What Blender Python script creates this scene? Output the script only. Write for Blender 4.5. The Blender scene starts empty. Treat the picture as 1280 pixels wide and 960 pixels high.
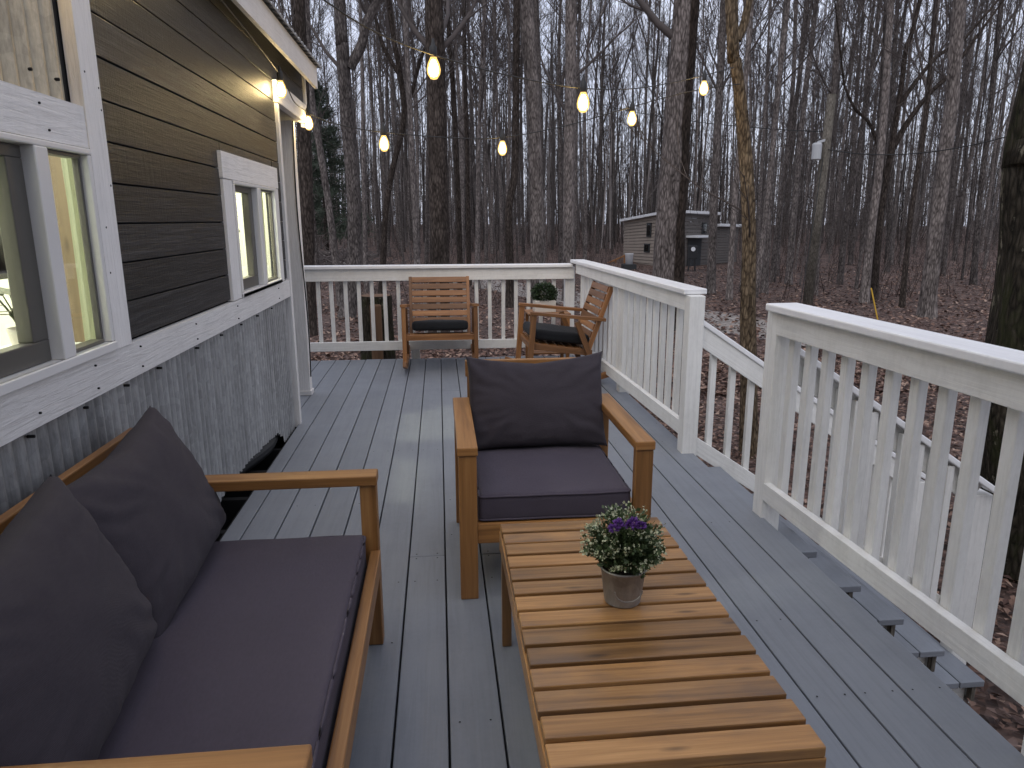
import bpy, bmesh, math, random
from mathutils import Vector, Matrix, noise
R = math.radians
random.seed(7)
scene = bpy.context.scene
C = bpy.data.collections.new("place"); scene.collection.children.link(C)

# ------------------------------------------------------------------ camera
F = 887.; PSI = R(5.77); TH = R(13.07); ROLL = R(0.15); H = 1.35
fw = Vector((math.sin(PSI)*math.cos(TH), math.cos(PSI)*math.cos(TH), -math.sin(TH)))
rt0 = Vector((math.cos(PSI), -math.sin(PSI), 0)); up0 = rt0.cross(fw)
rt = rt0*math.cos(ROLL) - up0*math.sin(ROLL); up = rt0*math.sin(ROLL) + up0*math.cos(ROLL)
cd = bpy.data.cameras.new("camera"); cam = bpy.data.objects.new("camera", cd); C.objects.link(cam)
cd.sensor_width = 36; cd.lens = 36*F/1280; cd.clip_end = 2000; cd.clip_start = 0.02
m = Matrix.Identity(4)
for i, v in enumerate((rt, up, -fw)):
    for j in range(3): m[j][i] = v[j]
m.translation = (0, 0, H); cam.matrix_world = m
scene.camera = cam
def ray(px, py): return fw + rt*((px-640)/F) - up*((py-480)/F)
def at(px, py, y):
    d = ray(px, py); t = y/d.y; return Vector((d.x*t, y, H+d.z*t))

# ------------------------------------------------------------------ node helpers
def mat(name):
    mt = bpy.data.materials.new(name); mt.use_nodes = True
    nt = mt.node_tree; nt.nodes.clear()
    out = nt.nodes.new("ShaderNodeOutputMaterial"); b = nt.nodes.new("ShaderNodeBsdfPrincipled")
    nt.links.new(b.outputs[0], out.inputs[0])
    return mt, nt, b, out
def N(nt, t, **kw):
    n = nt.nodes.new(t)
    for k, v in kw.items():
        if k.startswith("i_"):
            n.inputs[k[2:].replace("_", " ")].default_value = v
        else: setattr(n, k, v)
    return n
def L(nt, a, b): nt.links.new(a, b)
def ramp(nt, fac, stops):
    r = nt.nodes.new("ShaderNodeValToRGB"); e = r.color_ramp.elements
    while len(e) < len(stops): e.new(0.5)
    for k, (p, c) in enumerate(stops):
        e[k].position = p; e[k].color = c if len(c) == 4 else (*c, 1)
    L(nt, fac, r.inputs[0]); return r.outputs[0]
def g3(v): return (v, v, v, 1)
def mixc(nt, fac, a, b, mode='MIX'):
    n = nt.nodes.new("ShaderNodeMix"); n.data_type = 'RGBA'; n.blend_type = mode
    for s, v in ((n.inputs[0], fac), (n.inputs[6], a), (n.inputs[7], b)):
        if hasattr(v, "is_output"): L(nt, v, s)
        elif isinstance(v, (int, float)): s.default_value = v
        else: s.default_value = v if len(v) == 4 else (*v, 1)
    return n.outputs[2]
def mathn(nt, op, a, b=0.0):
    n = nt.nodes.new("ShaderNodeMath"); n.operation = op
    for s, v in ((n.inputs[0], a), (n.inputs[1], b)):
        if hasattr(v, "is_output"): L(nt, v, s)
        else: s.default_value = v
    return n.outputs[0]
def uvmap(nt, sx, sy):
    u = N(nt, "ShaderNodeUVMap"); mp = N(nt, "ShaderNodeMapping"); mp.inputs["Scale"].default_value = (sx, sy, 1)
    L(nt, u.outputs[0], mp.inputs[0]); return mp.outputs[0]
def objmap(nt, s):
    u = N(nt, "ShaderNodeTexCoord"); mp = N(nt, "ShaderNodeMapping"); mp.inputs["Scale"].default_value = s
    L(nt, u.outputs["Object"], mp.inputs[0]); return mp.outputs[0]
def nz(nt, vec, scale, detail=4, rough=0.55, dist=0.0):
    n = N(nt, "ShaderNodeTexNoise"); n.inputs["Scale"].default_value = scale; n.inputs["Detail"].default_value = detail
    n.inputs["Roughness"].default_value = rough; n.inputs["Distortion"].default_value = dist
    if vec is not None: L(nt, vec, n.inputs["Vector"])
    return n.outputs["Fac"]
def bump(nt, b, h, strength=0.3, dist=0.01):
    n = N(nt, "ShaderNodeBump"); n.inputs["Strength"].default_value = strength; n.inputs["Distance"].default_value = dist
    L(nt, h, n.inputs["Height"]); L(nt, n.outputs[0], b.inputs["Normal"]); return n
def tint(nt):
    a = N(nt, "ShaderNodeAttribute"); a.attribute_name = "tint"; return a.outputs["Fac"]

def wood_mat(name, dark, mid, light, rough=0.5, grain=38., bstr=0.25, tintamt=0.5, knots=True, weather=0.0):
    mt, nt, b, _ = mat(name)
    g = nz(nt, uvmap(nt, 1.4, grain), 1.0, 5, 0.6, 0.6)
    g2 = nz(nt, uvmap(nt, 4.0, grain*3.5), 1.0, 3, 0.6, 0.2)
    bl = nz(nt, uvmap(nt, 2.2, 5.0), 1.0, 3)
    f = mathn(nt, 'ADD', mathn(nt, 'MULTIPLY', g, 0.75), mathn(nt, 'MULTIPLY', g2, 0.25))
    col = ramp(nt, f, [(0.3, dark), (0.5, mid), (0.68, light)])
    col = mixc(nt, mathn(nt, 'MULTIPLY', bl, 0.5), col, mid)
    if knots:
        v = N(nt, "ShaderNodeTexVoronoi"); v.inputs["Scale"].default_value = 1.0
        L(nt, uvmap(nt, 3.2, 13.), v.inputs["Vector"])
        k = ramp(nt, v.outputs["Distance"], [(0.03, g3(1)), (0.12, g3(0))])
        col = mixc(nt, mathn(nt, 'MULTIPLY', k, 0.65), col, tuple(c*0.35 for c in dark))
    t = mathn(nt, 'ADD', mathn(nt, 'MULTIPLY', tint(nt), tintamt), 1-tintamt*0.5)
    tc = N(nt, "ShaderNodeCombineColor")
    for i in range(3): L(nt, t, tc.inputs[i])
    col = mixc(nt, 1.0, col, tc.outputs[0], 'MULTIPLY')
    if weather:
        w = ramp(nt, nz(nt, uvmap(nt, 3, 7), 1.0, 4), [(0.48, g3(0)), (0.7, g3(1))])
        col = mixc(nt, mathn(nt, 'MULTIPLY', w, weather), col, (0.07, 0.055, 0.05))
    L(nt, col, b.inputs["Base Color"])
    L(nt, mathn(nt, 'ADD', mathn(nt, 'MULTIPLY', bl, 0.25), rough-0.12), b.inputs["Roughness"])
    bump(nt, b, f, bstr, 0.004)
    return mt
def paint_mat(name, col, dirt, rough=0.5, dirtamt=0.35, bstr=0.25, grain=40., dscale=6., us=2.0):
    mt, nt, b, _ = mat(name)
    g = nz(nt, uvmap(nt, us, grain), 1.0, 5, 0.65, 0.9)
    d = nz(nt, objmap(nt, (dscale, dscale, dscale*0.5)), 1.0, 6, 0.7)
    fine = nz(nt, objmap(nt, (60, 60, 30)), 1.0, 3, 0.7)
    fd = ramp(nt, mathn(nt, 'ADD', mathn(nt, 'MULTIPLY', d, 0.7), mathn(nt, 'MULTIPLY', fine, 0.3)), [(0.45, g3(0)), (0.72, g3(1))])
    c = mixc(nt, mathn(nt, 'MULTIPLY', fd, dirtamt), col, dirt)
    c = mixc(nt, 1.0, c, ramp(nt, g, [(0.25, g3(0.86)), (0.55, g3(1.0))]), 'MULTIPLY')
    t = mathn(nt, 'ADD', mathn(nt, 'MULTIPLY', tint(nt), 0.14), 0.93)
    tc = N(nt, "ShaderNodeCombineColor")
    for i in range(3): L(nt, t, tc.inputs[i])
    c = mixc(nt, 1.0, c, tc.outputs[0], 'MULTIPLY')
    L(nt, c, b.inputs["Base Color"])
    L(nt, mathn(nt, 'ADD', mathn(nt, 'MULTIPLY', d, 0.3), rough-0.15), b.inputs["Roughness"])
    bump(nt, b, g, bstr, 0.004)
    return mt
def plain(name, col, rough=0.6, metal=0.0, var=0.25, scale=8., bstr=0.1):
    mt, nt, b, _ = mat(name)
    d = nz(nt, objmap(nt, (scale,)*3), 1.0, 5, 0.6)
    c = mixc(nt, d, tuple(x*(1-var) for x in col), tuple(min(1, x*(1+var)) for x in col))
    L(nt, c, b.inputs["Base Color"]); b.inputs["Roughness"].default_value = rough; b.inputs["Metallic"].default_value = metal
    if bstr: bump(nt, b, d, bstr, 0.01)
    return mt
def fabric(name, col, rough=0.9):
    mt, nt, b, _ = mat(name)
    w1 = N(nt, "ShaderNodeTexWave", bands_direction='X'); w1.inputs["Scale"].default_value = 150; w1.inputs["Distortion"].default_value = 1.2
    w2 = N(nt, "ShaderNodeTexWave", bands_direction='Y'); w2.inputs["Scale"].default_value = 150; w2.inputs["Distortion"].default_value = 1.2
    om = objmap(nt, (1, 1, 1)); L(nt, om, w1.inputs[0]); L(nt, om, w2.inputs[0])
    wv = mathn(nt, 'ADD', w1.outputs["Fac"], w2.outputs["Fac"])
    d = nz(nt, objmap(nt, (5, 5, 5)), 1.0, 5, 0.6); f = nz(nt, objmap(nt, (180, 60, 180)), 1.0, 2)
    c = mixc(nt, d, tuple(x*0.82 for x in col), tuple(x*1.2 for x in col))
    c = mixc(nt, mathn(nt, 'MULTIPLY', f, 0.5), c, tuple(x*1.6 for x in col))
    L(nt, c, b.inputs["Base Color"]); b.inputs["Roughness"].default_value = rough
    b.inputs["Specular IOR Level"].default_value = 0.15; b.inputs["Sheen Weight"].default_value = 0.05; b.inputs["Sheen Roughness"].default_value = 0.5
    bump(nt, b, mathn(nt, 'ADD', mathn(nt, 'MULTIPLY', wv, 0.3), f), 0.3, 0.003)
    return mt
def bark(name, dark, mid, light, s=1.0, bstr=0.9, moss=None, rnd=0.4, lich=None, side=False):
    mt, nt, b, _ = mat(name)
    a = nz(nt, objmap(nt, (18*s, 18*s, 4.6*s)), 1.0, 6, 0.7, 0.8)
    v = N(nt, "ShaderNodeTexVoronoi", feature='DISTANCE_TO_EDGE'); v.inputs["Scale"].default_value = 1.0
    nd = N(nt, "ShaderNodeMixRGB") if False else None
    L(nt, objmap(nt, (26*s, 26*s, 7*s)), v.inputs["Vector"])
    h = mathn(nt, 'ADD', mathn(nt, 'MULTIPLY', a, 0.8), mathn(nt, 'MULTIPLY', mathn(nt, 'MINIMUM', v.outputs["Distance"], 0.35), 0.7))
    c = ramp(nt, h, [(0.33, dark), (0.5, mid), (0.72, light)])
    big = nz(nt, objmap(nt, (2.2, 2.2, 0.8)), 1.0, 5, 0.65)
    c = mixc(nt, 1.0, c, ramp(nt, big, [(0.3, g3(0.62)), (0.7, g3(1.3))]), 'MULTIPLY')
    if moss:
        mm = ramp(nt, nz(nt, objmap(nt, (5, 5, 2.5)), 1.0, 5, 0.7), [(0.5, g3(0)), (0.62, g3(1))])
        c = mixc(nt, mathn(nt, 'MULTIPLY', mm, 0.7), c, moss)
    if lich:
        mm = ramp(nt, nz(nt, objmap(nt, (7, 7, 4)), 1.3, 6, 0.75), [(0.6, g3(0)), (0.66, g3(1))])
        c = mixc(nt, mathn(nt, 'MULTIPLY', mm, 0.8), c, lich)
    if side:  # side: shade multiplied into the bark colour where the normal faces right
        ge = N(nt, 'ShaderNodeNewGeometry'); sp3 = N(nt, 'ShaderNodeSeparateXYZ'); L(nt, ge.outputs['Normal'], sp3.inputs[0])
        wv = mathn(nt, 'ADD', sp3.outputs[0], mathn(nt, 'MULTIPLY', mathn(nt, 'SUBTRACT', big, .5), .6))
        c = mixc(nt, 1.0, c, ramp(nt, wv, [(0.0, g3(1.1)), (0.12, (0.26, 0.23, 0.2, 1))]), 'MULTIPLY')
    if rnd:
        oi = N(nt, "ShaderNodeObjectInfo")
        t = mathn(nt, 'ADD', mathn(nt, 'MULTIPLY', oi.outputs["Random"], rnd*2), 1-rnd)
        tc = N(nt, "ShaderNodeCombineColor")
        for i in range(3): L(nt, t, tc.inputs[i])
        c = mixc(nt, 1.0, c, tc.outputs[0], 'MULTIPLY')
    L(nt, c, b.inputs["Base Color"]); b.inputs["Roughness"].default_value = 0.95
    b.inputs["Specular IOR Level"].default_value = 0.1
    bump(nt, b, h, bstr, 0.025)
    return mt
def emit(name, col, s):
    mt, nt, b, out = mat(name); nt.nodes.remove(b)
    e = N(nt, "ShaderNodeEmission"); e.inputs[0].default_value = (*col, 1); e.inputs[1].default_value = s
    L(nt, e.outputs[0], out.inputs[0]); return mt

M = {}
M['teak'] = wood_mat('teak', (0.10, 0.044, 0.014), (0.275, 0.128, 0.040), (0.40, 0.21, 0.078), 0.42, 30., 0.25, 0.7)
M['teak_table'] = wood_mat('teak_table', (0.085, 0.040, 0.015), (0.29, 0.146, 0.05), (0.45, 0.25, 0.098), 0.36, 38., 0.35, 0.65, True, 0.6)
M['teak_red'] = wood_mat('teak_red', (0.10, 0.04, 0.014), (0.245, 0.108, 0.037), (0.35, 0.17, 0.06), 0.45, 26., 0.25, 0.8)
M['cut_wood'] = wood_mat('cut_wood', (0.06, 0.03, 0.015), (0.13, 0.07, 0.035), (0.22, 0.13, 0.07), 0.8, 20., 0.4)
M['deck'] = paint_mat('deck_paint', (0.222, 0.240, 0.268), (0.145, 0.158, 0.18), 0.50, 0.4, 0.18, 45., 2.2)
M['white'] = paint_mat('white_paint', (0.78, 0.775, 0.74), (0.46, 0.45, 0.41), 0.5, 0.4, 0.45, 60., 5., 3.0)
M['cap'] = paint_mat('cap_paint', (0.82, 0.82, 0.82), (0.6, 0.6, 0.58), 0.42, 0.3, 0.25, 30., 4.)
M['roughwhite'] = paint_mat('rough_white_board', (0.78, 0.765, 0.745), (0.5, 0.49, 0.46), 0.6, 0.3, 1.0, 75., 5., 5.0)
M['vinyl'] = plain('white_vinyl', (0.72, 0.71, 0.69), 0.35, 0, 0.05, 4, 0)
M['darkvinyl'] = plain('grey_sash', (0.09, 0.085, 0.075), 0.4, 0, 0.1, 4, 0)
M['void'] = plain('dark_void', (0.012, 0.012, 0.012), 0.9)
M['blackplastic'] = plain('black_plastic', (0.014, 0.014, 0.015), 0.45)
M['plaster'] = plain('interior_white', (0.78, 0.79, 0.74), 0.8, 0, 0.04)
M['inwood'] = wood_mat('interior_wood', (0.14, 0.095, 0.055), (0.21, 0.15, 0.09), (0.28, 0.205, 0.125), 0.5, 24.)
M['grey_fabric'] = fabric('grey_fabric', (0.043, 0.037, 0.044))
M['grey_fabric_seat'] = fabric('grey_fabric_seat', (0.062, 0.052, 0.068))
M['black_fabric'] = fabric('black_fabric', (0.014, 0.015, 0.017))
M['bark_grey'] = bark('bark_grey', (0.042, 0.036, 0.034), (0.125, 0.108, 0.10), (0.26, 0.23, 0.212))
M['bark_pale'] = bark('bark_pale', (0.055, 0.046, 0.042), (0.165, 0.142, 0.13), (0.31, 0.27, 0.246), 0.8, 1.0, rnd=0.15)
M['bark_dark'] = bark('bark_dark', (0.018, 0.014, 0.012), (0.05, 0.04, 0.034), (0.105, 0.085, 0.073), 1.0, 1.0, rnd=0.15)
M['bark_brown'] = bark('bark_brown', (0.035, 0.026, 0.018), (0.125, 0.094, 0.062), (0.27, 0.205, 0.135), 1.6, 1.0, rnd=0.0)
M['bark_moss'] = bark('bark_moss', (0.010, 0.009, 0.007), (0.032, 0.027, 0.02), (0.07, 0.06, 0.045), 1.2, 1.0, (0.03, 0.034, 0.014), 0.0, (0.22, 0.20, 0.15))
M['bark_side_shade'] = bark('bark_side_shaded', (0.04, 0.033, 0.03), (0.12, 0.102, 0.093), (0.24, 0.205, 0.19), 0.8, 1.0, rnd=0.0, side=True)
M['twig'] = plain('twig_bark', (0.082, 0.068, 0.063), 0.95, 0, 0.35, 1.5, 0)
M['pole_wood'] = bark('pole_wood', (0.06, 0.054, 0.045), (0.12, 0.108, 0.09), (0.19, 0.17, 0.145), 1.3, 0.4, rnd=0.0)
M['needles'] = plain('needles', (0.03, 0.042, 0.026), 0.8, 0, 0.4, 2, 0)
M['transf'] = plain('grey_steel', (0.42, 0.43, 0.44), 0.5, 0, 0.1)
M['cable'] = plain('cable_black', (0.015, 0.015, 0.015), 0.6)
M['yellow'] = plain('yellow_paint', (0.55, 0.33, 0.03), 0.6)
M['shed_siding_lit'] = plain('shed_siding_lit', (0.28, 0.235, 0.195), 0.8, 0, 0.15, 3)
M['shed_siding_shaded'] = plain('shed_siding_shaded', (0.11, 0.098, 0.09), 0.8, 0, 0.15, 3)  # same cabin siding as above, its shaded walls painted darker than the lit one
M['shed_base'] = plain('shed_base', (0.03, 0.032, 0.034), 0.8)
M['shed_door'] = plain('shed_door', (0.025, 0.033, 0.036), 0.5)
M['white_plain'] = plain('white_plain', (0.74, 0.75, 0.76), 0.5, 0, 0.08)
M['soil'] = plain('soil', (0.03, 0.022, 0.016), 0.95)
M['leafgreen'] = plain('leaf_green', (0.055, 0.085, 0.032), 0.55, 0, 0.5, 40, 0)
M['leafpale'] = plain('leaf_pale', (0.44, 0.46, 0.30), 0.6, 0, 0.35, 50, 0)
M['boxwood'] = plain('boxwood_leaf', (0.022, 0.042, 0.014), 0.5, 0, 0.5, 30, 0)
M['purple'] = plain('purple_petal', (0.13, 0.045, 0.25), 0.7, 0, 0.4, 60, 0)
M['houseplant'] = plain('houseplant_leaf', (0.03, 0.05, 0.02), 0.5, 0, 0.3, 20, 0)
M['pot_white'] = plain('pot_white', (0.62, 0.58, 0.52), 0.6, 0, 0.1)
M['filament'] = emit('bulb_glow', (1.0, 0.70, 0.27), 150.0)
M['bulb_near'] = emit('bulb_glow_near', (1.0, 0.74, 0.36), 330.0)
M['bulb_hot'] = emit('bulb_glow_eave', (1.0, 0.80, 0.46), 230.0)

def woods_mat(name, stops):
    mt, nt, b, _ = mat(name)
    c = ramp(nt, tint(nt), stops)
    d = nz(nt, objmap(nt, (3, 3, .8)), 1.0, 4, 0.6); c = mixc(nt, 1.0, c, ramp(nt, d, [(0.3, g3(.65)), (0.7, g3(1.3))]), 'MULTIPLY')
    L(nt, c, b.inputs['Base Color']); b.inputs['Roughness'].default_value = 0.95; b.inputs['Specular IOR Level'].default_value = 0.1
    return mt
M['woods'] = woods_mat('far_woods', [(0, (0.035, 0.030, 0.028)), (0.45, (0.105, 0.093, 0.088)), (0.8, (0.20, 0.178, 0.168)), (1, (0.34, 0.305, 0.29))])
M['brush'] = woods_mat('brush_twigs', [(0, (0.03, 0.022, 0.019)), (0.6, (0.085, 0.066, 0.059)), (1, (0.18, 0.148, 0.135))])
def galv(name, base, rough, streak):
    mt, nt, b, _ = mat(name)
    v = N(nt, "ShaderNodeTexVoronoi"); v.inputs["Scale"].default_value = 26; L(nt, objmap(nt, (1, 1, 1)), v.inputs["Vector"])
    st = nz(nt, objmap(nt, (8, 9, 0.7)), 1.0, 5, 0.65); fine = nz(nt, objmap(nt, (70, 90, 26)), 1.0, 4, 0.7)
    s = mathn(nt, 'ADD', mathn(nt, 'MULTIPLY', st, 0.6), mathn(nt, 'MULTIPLY', fine, 0.4))
    c = ramp(nt, s, [(0.32, tuple(x*streak for x in base)), (0.5, base), (0.72, tuple(min(1, x*1.5) for x in base))])
    sep = N(nt, "ShaderNodeSeparateColor"); L(nt, v.outputs["Color"], sep.inputs[0])
    c = mixc(nt, 1.0, c, ramp(nt, sep.outputs[0], [(0, g3(0.88)), (1, g3(1.12))]), 'MULTIPLY')
    c = mixc(nt, 1.0, c, ramp(nt, tint(nt), [(0, g3(0.78)), (.5, g3(.95)), (1, g3(1.08))]), 'MULTIPLY')  # on corrugated sheets the tint carries painted rib shade
    L(nt, c, b.inputs["Base Color"]); b.inputs["Metallic"].default_value = 0.4
    L(nt, mathn(nt, 'ADD', mathn(nt, 'MULTIPLY', s, 0.35), rough-0.15), b.inputs["Roughness"])
    bump(nt, b, fine, 0.15, 0.003)
    return mt
M['galv'] = galv('galvanised', (0.33, 0.335, 0.335), 0.44, 0.6)
M['galv_old'] = galv('galvanised_old', (0.46, 0.40, 0.29), 0.40, 0.5)
M['pail'] = galv('pail_metal', (0.30, 0.285, 0.27), 0.5, 0.75)
M['roofmetal'] = galv('roof_metal', (0.3, 0.3, 0.3), 0.5, 0.6)

def siding_mat():
    mt, nt, b, _ = mat('charred_siding')
    g = mathn(nt, 'ADD', mathn(nt, 'MULTIPLY', nz(nt, uvmap(nt, 1.6, 46), 1.0, 6, 0.7, .5), .5), mathn(nt, 'MULTIPLY', nz(nt, uvmap(nt, 6, 170), 1.0, 4, 0.65, .3), .5))
    kn = N(nt, "ShaderNodeTexVoronoi"); kn.inputs["Scale"].default_value = 1.0; L(nt, uvmap(nt, 1.6, 7.0), kn.inputs["Vector"])
    w = N(nt, "ShaderNodeTexWave", bands_direction='Y'); w.inputs["Scale"].default_value = 11; w.inputs["Distortion"].default_value = 16; w.inputs["Detail"].default_value = 3; w.inputs["Detail Scale"].default_value = 0.7
    L(nt, uvmap(nt, 0.35, 1.0), w.inputs[0])
    saw = nz(nt, uvmap(nt, 140, 3), 1.0, 2)
    f = mathn(nt, 'ADD', mathn(nt, 'MULTIPLY', g, 0.97), mathn(nt, 'MULTIPLY', w.outputs["Fac"], 0.03))
    c = ramp(nt, f, [(0.38, (0.0055, 0.006, 0.007)), (0.5, (0.016, 0.017, 0.0195)), (0.62, (0.048, 0.047, 0.049))])
    k = ramp(nt, kn.outputs["Distance"], [(0.07, g3(1)), (0.26, g3(0))])
    c = mixc(nt, k, c, (0.008, 0.007, 0.007))
    t = mathn(nt, 'ADD', mathn(nt, 'MULTIPLY', tint(nt), 0.8), 0.65)
    tc = N(nt, "ShaderNodeCombineColor")
    for i in range(3): L(nt, t, tc.inputs[i])
    c = mixc(nt, 1.0, c, tc.outputs[0], 'MULTIPLY')
    L(nt, c, b.inputs["Base Color"]); b.inputs["Roughness"].default_value = 0.46; b.inputs["Specular IOR Level"].default_value = 0.4
    bump(nt, b, mathn(nt, 'ADD', f, mathn(nt, 'MULTIPLY', saw, 0.3)), 0.7, 0.006)
    return mt
M['siding'] = siding_mat()
def glass_mat():
    mt, nt, b, out = mat('window_glass'); nt.nodes.remove(b)
    tr = N(nt, "ShaderNodeBsdfTransparent"); tr.inputs[0].default_value = (0.9, 0.93, 0.88, 1)
    gl = N(nt, "ShaderNodeBsdfGlossy"); gl.inputs["Roughness"].default_value = 0.02
    fr = N(nt, "ShaderNodeFresnel"); fr.inputs[0].default_value = 1.55
    mx = N(nt, "ShaderNodeMixShader"); L(nt, fr.outputs[0], mx.inputs[0]); L(nt, tr.outputs[0], mx.inputs[1]); L(nt, gl.outputs[0], mx.inputs[2])
    L(nt, mx.outputs[0], out.inputs[0]); return mt
M['glass'] = glass_mat()
def bulbglass_mat():
    mt, nt, b, out = mat('bulb_glass'); nt.nodes.remove(b)
    tr = N(nt, "ShaderNodeBsdfTransparent"); tr.inputs[0].default_value = (1, 0.93, 0.75, 1)
    e = N(nt, "ShaderNodeEmission"); e.inputs[0].default_value = (1, 0.62, 0.20, 1); e.inputs[1].default_value = 2.2
    mx = N(nt, "ShaderNodeMixShader"); mx.inputs[0].default_value = 0.55
    L(nt, tr.outputs[0], mx.inputs[1]); L(nt, e.outputs[0], mx.inputs[2]); L(nt, mx.outputs[0], out.inputs[0]); return mt
M['bulbglass'] = bulbglass_mat()
def curtain_mat():
    mt, nt, b, out = mat('curtain_cloth')
    b.inputs["Base Color"].default_value = (0.46, 0.47, 0.36, 1); b.inputs["Roughness"].default_value = 0.9
    t = N(nt, "ShaderNodeBsdfTranslucent"); t.inputs[0].default_value = (0.42, 0.45, 0.32, 1)
    mx = N(nt, "ShaderNodeMixShader"); mx.inputs[0].default_value = 0.5
    L(nt, b.outputs[0], mx.inputs[1]); L(nt, t.outputs[0], mx.inputs[2]); L(nt, mx.outputs[0], out.inputs[0]); return mt
M['curtain'] = curtain_mat()
def ground_mat():
    mt, nt, b, _ = mat('leaf_litter_ground')
    o = objmap(nt, (1, 1, 1))
    v = N(nt, "ShaderNodeTexVoronoi"); v.inputs["Scale"].default_value = 14; L(nt, o, v.inputs["Vector"])
    v2 = N(nt, "ShaderNodeTexVoronoi"); v2.inputs["Scale"].default_value = 27; L(nt, o, v2.inputs["Vector"])
    s = N(nt, "ShaderNodeSeparateColor"); L(nt, v.outputs["Color"], s.inputs[0])
    s2 = N(nt, "ShaderNodeSeparateColor"); L(nt, v2.outputs["Color"], s2.inputs[0])
    f = mathn(nt, 'ADD', mathn(nt, 'MULTIPLY', s.outputs[0], 0.5), mathn(nt, 'MULTIPLY', s2.outputs[0], 0.5))
    c = ramp(nt, f, [(0.1, (0.026, 0.014, 0.011)), (0.4, (0.080, 0.047, 0.036)), (0.65, (0.145, 0.090, 0.070)), (0.92, (0.30, 0.205, 0.17))])
    bg = nz(nt, o, 0.35, 6, 0.6)
    c = mixc(nt, 1.0, c, ramp(nt, bg, [(0.3, g3(0.6)), (0.7, g3(1.25))]), 'MULTIPLY')
    L(nt, c, b.inputs["Base Color"]); b.inputs["Roughness"].default_value = 0.9
    bump(nt, b, mathn(nt, 'ADD', f, v.outputs["Distance"]), 0.9, 0.05)
    return mt
M['ground'] = ground_mat()
def leaves_mat():
    mt, nt, b, _ = mat('dead_leaves')
    c = ramp(nt, tint(nt), [(0.0, (0.028, 0.013, 0.010)), (0.35, (0.092, 0.046, 0.032)), (0.7, (0.17, 0.097, 0.068)), (1.0, (0.34, 0.235, 0.175))])
    L(nt, c, b.inputs["Base Color"]); b.inputs["Roughness"].default_value = 0.75
    return mt
M['leaves'] = leaves_mat()
def path_mat():
    mt, nt, b, _ = mat('pale_gravel')
    o = objmap(nt, (1, 1, 1)); v = N(nt, "ShaderNodeTexVoronoi"); v.inputs["Scale"].default_value = 18; L(nt, o, v.inputs["Vector"])
    s = N(nt, "ShaderNodeSeparateColor"); L(nt, v.outputs["Color"], s.inputs[0])
    c = ramp(nt, s.outputs[0], [(0, (0.15, 0.128, 0.11)), (1, (0.38, 0.34, 0.305))])
    u = N(nt, "ShaderNodeUVMap"); sx = N(nt, "ShaderNodeSeparateXYZ"); L(nt, u.outputs[0], sx.inputs[0])
    e = mathn(nt, 'ABSOLUTE', mathn(nt, 'SUBTRACT', sx.outputs[1], 0.5))
    e = mathn(nt, 'ADD', mathn(nt, 'MULTIPLY', e, 0.95), mathn(nt, 'MULTIPLY', nz(nt, o, 3.5, 5, 0.7), 0.9))
    m2 = ramp(nt, e, [(0.85, g3(0)), (0.98, g3(1))])
    c = mixc(nt, m2, c, (0.075, 0.045, 0.043))
    L(nt, c, b.inputs["Base Color"]); b.inputs["Roughness"].default_value = 0.9; bump(nt, b, s.outputs[0], 0.5, 0.02)
    return mt
M['path'] = path_mat()

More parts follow.
